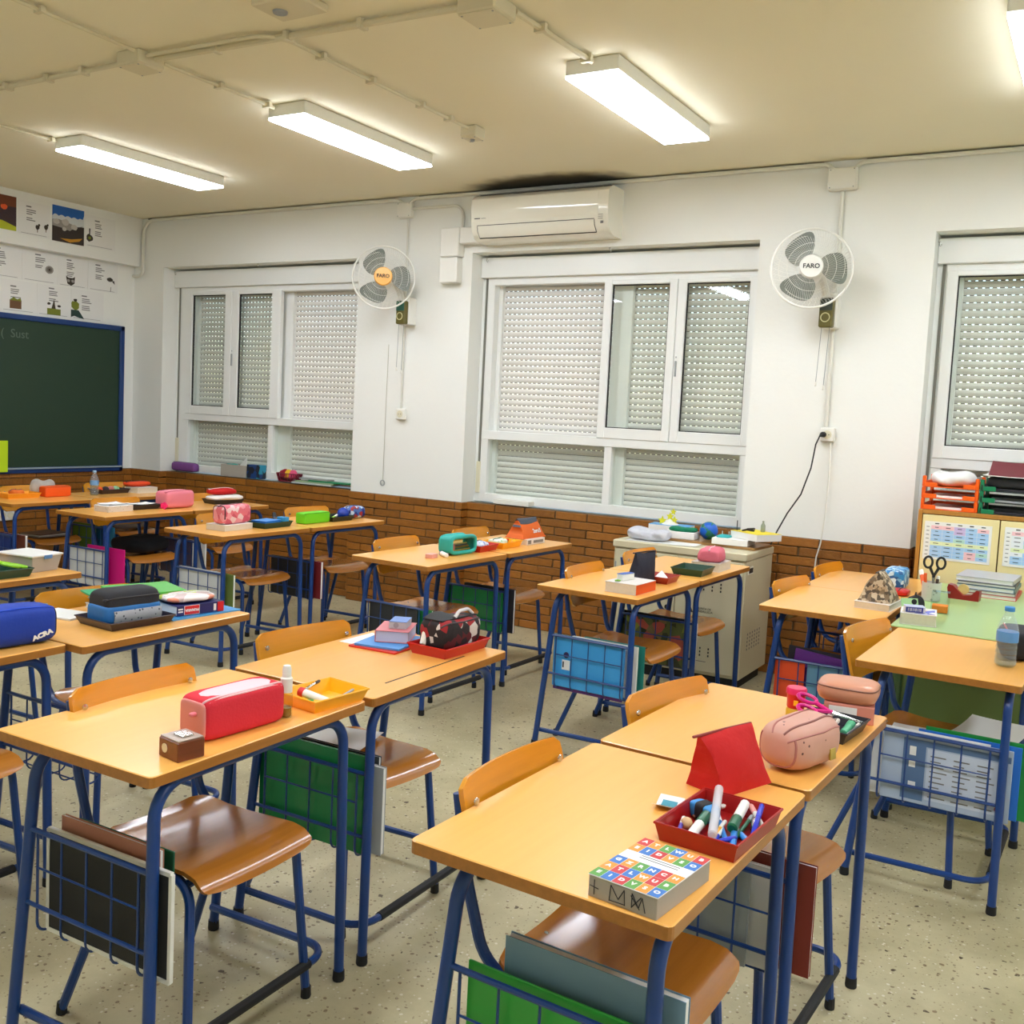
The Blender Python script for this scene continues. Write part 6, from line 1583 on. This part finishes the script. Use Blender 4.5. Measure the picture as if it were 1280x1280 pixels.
slab('F', 'notebook', 'steel blue notebook beside the orange red folder', 'notebook', c3('steel blue card', (96, 146, 180)), .21, .46, .225, .06, .008, pages=True)
slab('F', 'folder', 'purple folder behind the steel blue notebook', 'folder', c3('purple plastic', (96, 40, 130)), .12, .40, .265, .092, .008, roll=6)
slab('F', 'notebook', 'black notebook with white pages behind the purple folder', 'notebook', c3('black card', (38, 36, 44)), .1, .44, .275, .11, .01, pages=True, roll=3)
t = slab('G', 'folder', 'bright sky blue folder filling the basket of the desk with the navy pouch', 'folder', c3('sky blue card', (60, 158, 226), rough=.4), .075, .43, .235, .06, .008)
part('white_sticker', MB().box(-.13, -.09, -.0048, -.004, .08, .125), M_PAPER, t, smooth=False)
part('printed_text', MB().box(-.127, -.12, -.0052, -.0047, .09, .117), M_INK, t, smooth=False)
part('round_logo', MB().lathe([(.014, 0), (.014, .001)], 14, Matrix.Translation((-.11, -.004, .148)) @ Matrix.Rotation(pi / 2, 4, 'X')), c3('logo navy', (40, 30, 80)), t)
slab('G', 'folder', 'purple folder under the sky blue folder', 'folder', c3('purple plastic', (96, 40, 130)), .07, .42, .235, .078, .006, z=.272, tilt=2)
slab('G', 'notebook', 'white notebook behind the sky blue folder', 'notebook', M_PAPER, .15, .475, .232, .094, .012, pages=True)
slab('G', 'folder', 'teal folder at the back of the sky blue folder basket', 'folder', c3('teal plastic', (18, 120, 110)), .2, .50, .235, .112, .006)
t = slab('G2', 'folder', 'dark jungle print folder in the basket by the beige cart', 'folder', spotted('jungle print', (96, 104, 56), [(60, 68, 40), (190, 90, 76), (140, 154, 62), (130, 110, 70)], scale=22, rough=.4), .06, .43, .24, .06, .012)
part('top_edge', MB().cbox(-.19, .187, -.009, .009, .236, .246, .002), M_BLACK, t, smooth=False)
slab('G2', 'notebook', 'white notebook behind the jungle print folder', 'notebook', M_PAPER, .1, .46, .23, .09, .01, pages=True)
slab('H', 'folder', 'black folder in the basket of the near middle desk', 'folder', c3('black plastic', (38, 40, 46)), .09, .40, .23, .06, .008)
slab('H', 'notebook', 'green notebook with a yellow top beside the black folder', 'notebook', c3('kelly green card', (30, 140, 70)), .25, .47, .225, .09, .012, pages=True)
slab('H2', 'folder', 'green folder with a dark top edge in the far middle basket', 'folder', c3('see through green plastic', (36, 150, 84)), .06, .43, .235, .06, .01)
slab('H2', 'notebook', 'black notebook with white pages sticking out of the far middle basket', 'notebook', c3('black card', (38, 36, 44)), .15, .49, .245, .092, .016, pages=True)
t = slab('I', 'notebook', 'white notebook with grid lines in the basket under the pink pencil case', 'notebook', c3('grey white paper', (204, 208, 212)), .08, .44, .24, .06, .01, pages=True)
slab('I', 'book', 'olive green book behind the white notebook in that basket', 'book', c3('olive cover', (110, 130, 60)), .26, .50, .23, .095, .016, pages=True)
slab('I2', 'folder', 'black folder in the basket under the bright green pencil case', 'folder', c3('black plastic', (38, 40, 46)), .1, .44, .24, .06, .012)
slab('I2', 'book', 'dark red book with white page edges beside that black folder', 'book', c3('wine red cover', (128, 32, 38)), .2, .50, .235, .098, .02, pages=True)
slab('J', 'notebook', 'white notebook in the basket under the pink bag desk', 'notebook', c3('grey white paper', (204, 208, 212)), .08, .43, .235, .06, .01, pages=True)
slab('J', 'folder', 'magenta folder sticking out beside the white notebook', 'folder', c3('magenta plastic', (214, 16, 110)), .2, .56, .25, .1, .008)
slab('J2', 'book', 'violet grey book in the basket below the red and white bundle', 'book', c3('violet grey cover', (86, 78, 106)), .1, .42, .24, .06, .016, pages=True)
slab('J2', 'notebook', 'white notebook beside the violet grey book', 'notebook', M_PAPER, .2, .5, .235, .1, .012, pages=True)
slab('K', 'folder', 'dark blue folder in the basket by the blackboard', 'folder', c3('deep blue plastic', (20, 56, 130)), .08, .40, .24, .06, .012)
slab('K', 'book', 'brown book with white page edges beside the dark blue folder', 'book', c3('brown cover', (110, 56, 40)), .2, .51, .24, .1, .02, pages=True)
slab('K2', 'folder', 'olive green folder in the far left corner basket', 'folder', c3('olive plastic', (96, 128, 30)), .08, .34, .25, .06, .01)
slab('K2', 'folder', 'teal blue folder beside the olive green folder', 'folder', c3('teal blue plastic', (24, 96, 126)), .26, .5, .24, .1, .012)

# ------------------------------------------------------------------ things on chair seats
SZ = .4585
sheetthing('paper_sheet', 'large white sheet lying on the chair seat of the second front desk', 'paper', Fr((-1.86, 2.27), 104, .30, .215, SZ), .001, M_PAPER, curl=.004, seed=2)
sheetthing('paper_sheet', 'large white printed sheet on the chair seat by the green desk', 'paper', Fr((-.20, 3.80), 82, .30, .21, SZ), .001, M_PAPER, curl=.008, seed=6)
sheetthing('paper_sheet', 'small white sheet near the back of the right chair seat', 'paper', Fr((-.47, 3.72), 92, .12, .12, SZ), .001, M_PAPER, curl=.004, seed=7)
softcase('jacket', 'black jacket bundled on a chair seat under the pink bag desk', Fr((-5.44, 4.42), 88, .34, .3, SZ - .003), .11, c3('black fleece', (20, 20, 24), rough=.95), cat='jacket', e1=.6, e2=.7, wob=.08, seed=41, tab=False, zipm=M_BLACK, group=None)
softcase('scarf', 'grey cloth on the chair seat in the far left corner', Fr((-6.53, 5.18), 88, .28, .2, SZ - .003), .06, c3('grey wool', (128, 122, 120), rough=.95), cat='scarf', e1=.7, e2=.8, wob=.1, seed=43, tab=False, zipm=c3('grey wool', (128, 122, 120)), group=None)
for i, (lab, c) in enumerate((('grey magazine, lowest on the chair seat by the blackboard', (120, 112, 108)), ('white sheet between the magazines on the blackboard chair', (224, 222, 216)), ('brown magazine on top on the chair seat by the blackboard', (116, 92, 80)))):
    sheetthing('magazine', lab, 'magazine', Fr((-6.50 - .01 * i, 4.46 + .015 * i), 90 + 5 * i, .27, .2, SZ + .007 * i), .005, c3('magazine %d' % i, c), 'papers on the blackboard chair', curl=.001)

# ------------------------------------------------------------------ window sills
ZL = ZS + .001
softcase('pencil_case', 'purple pencil case at the left end of the left window sill', Fr((-7.15, 6.195), 0, .29, .075, ZL), .078, c3('purple cloth', (122, 70, 140), rough=.7), e1=.3, e2=.5, seed=3)
fr = Fr((-6.525, 6.195), 0, .30, .075, ZL)
t = thing('cardboard_box', 'open grey white card box with paper sticking out on the left sill', 'box', fr.loc(), 0)
part('body', MB().box(-.15, .15, -.0375, -.034, 0, .10).box(-.15, .15, .034, .0375, 0, .10).box(-.15, -.147, -.034, .034, 0, .10).box(.147, .15, -.034, .034, 0, .10).box(-.147, .147, -.034, .034, 0, .003), M_CARD, t, smooth=False)
solo('paper_sheet', MB().sheet(lambda u, v: ((.03 + .10 * u, .01 - .02 * u, .02 + .15 * v * (.5 + .5 * u)), (0, -1, 0)), 4, 4, .002), M_PAPER, 'white pointed paper standing in the grey white sill box', 'paper', fr.loc(.004))
solo('teal_cloth', superq(.13, .055, .03, .8, .9, wob=.15, seed=5), c3('teal cloth', (60, 150, 140), rough=.8), 'teal cloth showing over the rim of the grey white sill box', 'cloth', fr.pt(-.05, 0, .078))
t = boxthing('paper_bag', 'dark blue printed paper bag right of the grey white sill box', 'bag', Fr((-6.22, 6.195), 0, .155, .072, ZL), .115, spotted('dark blue print', (26, 34, 50), [(20, 60, 120), (26, 30, 40), (40, 140, 170)], scale=22))
fr = Fr((-5.90, 6.195), 0, .25, .078, ZL)
t = thing('basket', 'small wine red plastic basket of coloured bits on the left sill', 'basket', fr.loc(), 0)
M_WINE = c3('wine red plastic', (116, 16, 40), rough=.4)
m_ = MB()
for z, s_ in ((.004, .8), (.035, .9), (.068, 1.0)): m_.tube([(.125 * s_ * sp(cos(a), .5), .039 * s_ * sp(sin(a), .5), z) for a in [2 * pi * k / 28 for k in range(28)]], .004, 6, closed=True)
for k in range(28):
    a = 2 * pi * k / 28; m_.tube([(.125 * s_ * sp(cos(a), .5), .039 * s_ * sp(sin(a), .5), z) for z, s_ in ((.004, .8), (.068, 1.0))], .0035, 5)
m_.box(-.1, .1, -.03, .03, .001, .004)
part('basket_body', m_, M_WINE, t)
for i, (x, c, lab, rz_) in enumerate(((.0, (240, 190, 40), 'yellow', .3), (.05, (226, 90, 130), 'pink', .5), (-.05, (150, 30, 50), 'crimson', .1))):
    solo('felt_piece', superq(.10, .03, .07, .7, .8, wob=.1, seed=i), c3('felt %d' % i, c, rough=.9), lab + ' felt piece sticking out of the wine red basket', 'felt', fr.pt(x, 0, .03), rot=(0, -rz_, 0), group='felt pieces in the basket')
for i, (lab, c, x0, L_) in enumerate((('white folder, lowest in the pile at the right end of the left sill', (200, 206, 200), -5.70, .42), ('pale green paper folder in the pile on the left sill', (150, 176, 140), -5.66, .4), ('emerald folder at the right end of the pile on the left sill', (24, 130, 84), -5.52, .42), ('grey patterned folder on top of the pile on the left sill', (150, 154, 150), -5.62, .3))):
    sheetthing('folder', lab, 'folder', Fr((x0, 6.18), 0, L_, .085, ZL + .0125 * i), .011, c3('sill folder %d' % i, c, rough=.4), 'folders on the left sill', curl=.0005)
boxthing('white_block', 'flat white plastic block on the middle window sill', 'block', Fr((-3.77, 6.185), 0, .29, .08, ZL), .032, M_WHITE)

# ------------------------------------------------------------------ on the beige cart
ZK = .7905
sheetthing('paper_sheet', 'white sheet on the near left of the beige cart top', 'paper', Fr((-2.44, 5.54), 5, .42, .2, ZK), .001, M_PAPER, curl=.002)
t = softcase('plastic_bag', 'white plastic bag lying on the left of the beige cart', Fr((-2.46, 5.56), 4, .26, .15, ZK + .002), .072, c3('white film', (196, 198, 206), rough=.3, bump=.8, bscale=30), cat='bag', e1=.6, e2=.75, wob=.22, seed=3, tab=False, zipm=c3('white film', (196, 198, 206)), group=None)
solo('board', MB().cbox(-.44, .30, -.14, .16, 0, .016, .002), wood('thin brown board', (150, 110, 60), axis=0), 'thin brown board lying across the beige cart', 'board', (-2.0, 5.86, ZK), radians(-3), smooth=False)
ZB2 = ZK + .0168
fr = Fr((-2.44, 5.875), 6, .26, .14, ZB2)
t = boxthing('shoe_box', 'white box with a blue lid at the back of the cart', 'box', fr, .06, M_PAPER, c3('light blue lid', (86, 160, 216)))
t = thing('paper_star', 'yellow paper cut-out standing on the blue lidded box', 'decoration', fr.pt(-.01, 0, .0605))
part('peak', MB().lathe([(.055, 0), (.03, .018), (.004, .032)], 10), M_PAPER, t)
for i, (dx, dz, s_) in enumerate(((-.05, .02, .03), (.0, .05, .026), (.02, .08, .022), (.03, .03, .024))):
    part('cut_out', MB().prism([(s_ * (1 if k % 2 == 0 else .45) * cos(k * pi / 5 + .3), s_ * (1 if k % 2 == 0 else .45) * sin(k * pi / 5 + .3)) for k in range(10)], -.003, .003, Matrix.Translation((dx, -.01, dz)) @ Matrix.Rotation(pi / 2, 4, 'X')), c3('lemon paper', (226, 222, 40)), t, smooth=False)
fr = Fr((-2.285, 5.745), 4, .19, .12, ZB2)
t = boxthing('shoe_box', 'white tray box planted with green moss on the cart', 'box', fr, .042, M_PAPER)
part('moss', superq(.17, .10, .03, .6, .7, wob=.2, seed=8), c3('moss green', (20, 120, 84), rough=.95, bump=.6, bscale=120), t, loc=(.01, 0, .038))
t = thing('globe', 'small blue and green globe ball on the cart', 'globe', (-2.045, 5.87, ZB2))
m_ = mat('globe paint', (24, 90, 190), rough=.3)
nt = m_.node_tree; tc = nt.nodes.new('ShaderNodeTexCoord'); nz = nt.nodes.new('ShaderNodeTexNoise'); nz.inputs['Scale'].default_value = 22; nz.inputs['Detail'].default_value = 5
rp = nt.nodes.new('ShaderNodeValToRGB'); rp.color_ramp.interpolation = 'CONSTANT'
rp.color_ramp.elements[0].color = (*lin((20, 92, 196)), 1); rp.color_ramp.elements[1].position = .55; rp.color_ramp.elements[1].color = (*lin((24, 116, 76)), 1)
nt.links.new(tc.outputs['Object'], nz.inputs['Vector']); nt.links.new(nz.outputs['Fac'], rp.inputs[0]); nt.links.new(rp.outputs[0], nt.nodes['Principled BSDF'].inputs['Base Color'])
part('sphere', MB().lathe([(.001, 0)] + [(.055 * sin(pi * k / 14), .055 - .055 * cos(pi * k / 14)) for k in range(1, 14)] + [(.001, .11)], 24), m_, t)
fr = Fr((-1.965, 5.70), 4, .21, .2, ZB2)
t = boxthing('shoe_box', 'flat white box with teal filling under the yellow topped box', 'box', fr, .036, M_PAPER)
part('filling', superq(.08, .14, .014, .5, .6, wob=.1, seed=3), c3('teal felt', (50, 170, 170), rough=.9), t, loc=(-.055, 0, .033))
for dx in (-.08, -.04): part('peg', MB().lathe([(.003, 0), (.003, .03)], 6), M_WHITE, t, loc=(dx, .04, .036))
fr = Fr((-1.70, 5.70), 58, .19, .23, ZB2 + .037)
t = boxthing('shoe_box', 'white box with a yellow top and small grey models at the right of the cart', 'box', fr, .042, M_PAPER, c3('lemon card', (238, 218, 20)))
part('model_bottle', MB().lathe([(.012, .042), (.014, .046), (.014, .08), (.006, .095), (.006, .108)], 12), c3('grey green glass', (150, 158, 140), rough=.3), t, loc=(.05, .0, 0))
part('model_track', MB().tube([(-.06, .05, .045), (-.02, .06, .05), (.0, .02, .046), (.03, .05, .055), (.0, .08, .05)], .006, 6), M_BLACK, t)
part('model_mast', MB().lathe([(.003, .042), (.003, .10)], 6), M_BLACK, t, loc=(-.06, .1, 0))

# ------------------------------------------------------------------ letter trays on the cabinet
M_ORA = c3('orange tray plastic', (238, 96, 16), rough=.3); M_GTR = c3('green tray plastic', (14, 120, 78), rough=.3); M_DKT = c3('smoky dark plastic', (20, 34, 28), rough=.3)
def ltray(x, z, m, label, group, w_=.255, mm=None):
    t = thing('letter_tray', label, 'letter tray', (x, 5.70, z), 0, group)
    h = .058; d = .32; mm = mm or m
    part('floor_plate', MB().cbox(-w_ / 2, w_ / 2, 0, d, 0, .004, .001), mm, t, smooth=False)
    for s in (-1, 1):
        part('side_wall', MB().cbox(s * w_ / 2 - .003, s * w_ / 2 + .003, .0, d, .004, .03, .001), mm, t, smooth=False)
        for y in (.012, d - .02): part('post', MB().cbox(s * w_ / 2 - .009, s * w_ / 2 + .009, y - .01, y + .012, 0.0, h, .003), m, t, smooth=False)
        part('front_lip', MB().cbox(s * w_ / 2 - s * .005 - .03 - s * .03, s * w_ / 2 - s * .005 + .03 - s * .03, -.006, .004, 0, .024, .002), m, t, smooth=False)
    part('back_wall', MB().cbox(-w_ / 2, w_ / 2, d - .004, d, .004, .03, .001), mm, t, smooth=False)
    return t
KT = KH + .0005
for i, lab in enumerate(('orange letter tray, lowest of the stack on the cabinet', 'orange letter tray, middle of the stack on the cabinet', 'orange letter tray, top of the stack holding a white bag')):
    ltray(-.705, KT + .0585 * i, M_ORA, lab, 'orange letter trays')
    if i < 2: solo('paper_stack', MB().cbox(-.1, .1, .01, .3, 0, .012, .001), M_PAPER, ['paper stack in the lowest orange letter tray', 'paper stack in the middle orange letter tray'][i], 'paper', (-.705, 5.70, KT + .0585 * i + .0045), smooth=False)
softcase('plastic_bag', 'white plastic bag bulging in the top orange letter tray', Fr((-.815, 5.72), 0, .22, .24, KT + .1175), .085, c3('white bag film', (226, 226, 222), rough=.35), cat='bag', e1=.75, e2=.85, wob=.16, seed=9, tab=False, zipm=c3('white bag film', (226, 226, 222)), group=None)
for i, lab in enumerate(('dark green letter tray, lowest of the right stack', 'dark green letter tray, middle of the right stack', 'dark green letter tray, top of the right stack')):
    ltray(-.41, KT + .0585 * i, M_GTR, lab, 'green letter trays', .29, M_DKT)
    solo('paper_stack', MB().cbox(-.12, .12, .01, .3, 0, .01, .001), c3('black card', (38, 36, 44)) if i != 1 else M_GREY, ['dark papers in the lowest green letter tray', 'grey papers in the middle green letter tray', 'dark papers in the top green letter tray'][i], 'paper', (-.41, 5.70, KT + .0585 * i + .0045), smooth=False)
softcase('cloth_bundle', 'black folded cloth in the top green letter tray', Fr((-.54, 5.71), 0, .26, .26, KT + .13), .06, c3('black cloth', (34, 34, 38)), cat='bundle', e1=.4, e2=.5, wob=.03, seed=2, tab=False, group=None, zipm=M_BLACK)
sheetthing('paper_sheet', 'white sheet under the burgundy folder', 'paper', Fr((-.555, 5.69), 0, .3, .26, KT + .19), .004, M_PAPER, curl=.008, seed=5)
o = sheetthing('folder', 'burgundy folder lying on top of the green letter trays', 'folder', Fr((-.53, 5.70), 2, .28, .27, KT + .222), .006, c3('burgundy card', (110, 22, 40)), curl=.006, seed=6)
o.rotation_euler[0] = radians(14)

# ------------------------------------------------------------------ pieces too small to pick apart
for o in bpy.data.objects:
    n = o.name.split('.')[0]
    if o.parent is not None and n in ('printed_text', 'vent_slot', 'printed_squares', 'printed_cells', 'pen_scribble', 'moss', 'intake_grille', 'spine_print', 'seal', 'printed_band'): o['kind'] = 'stuff'
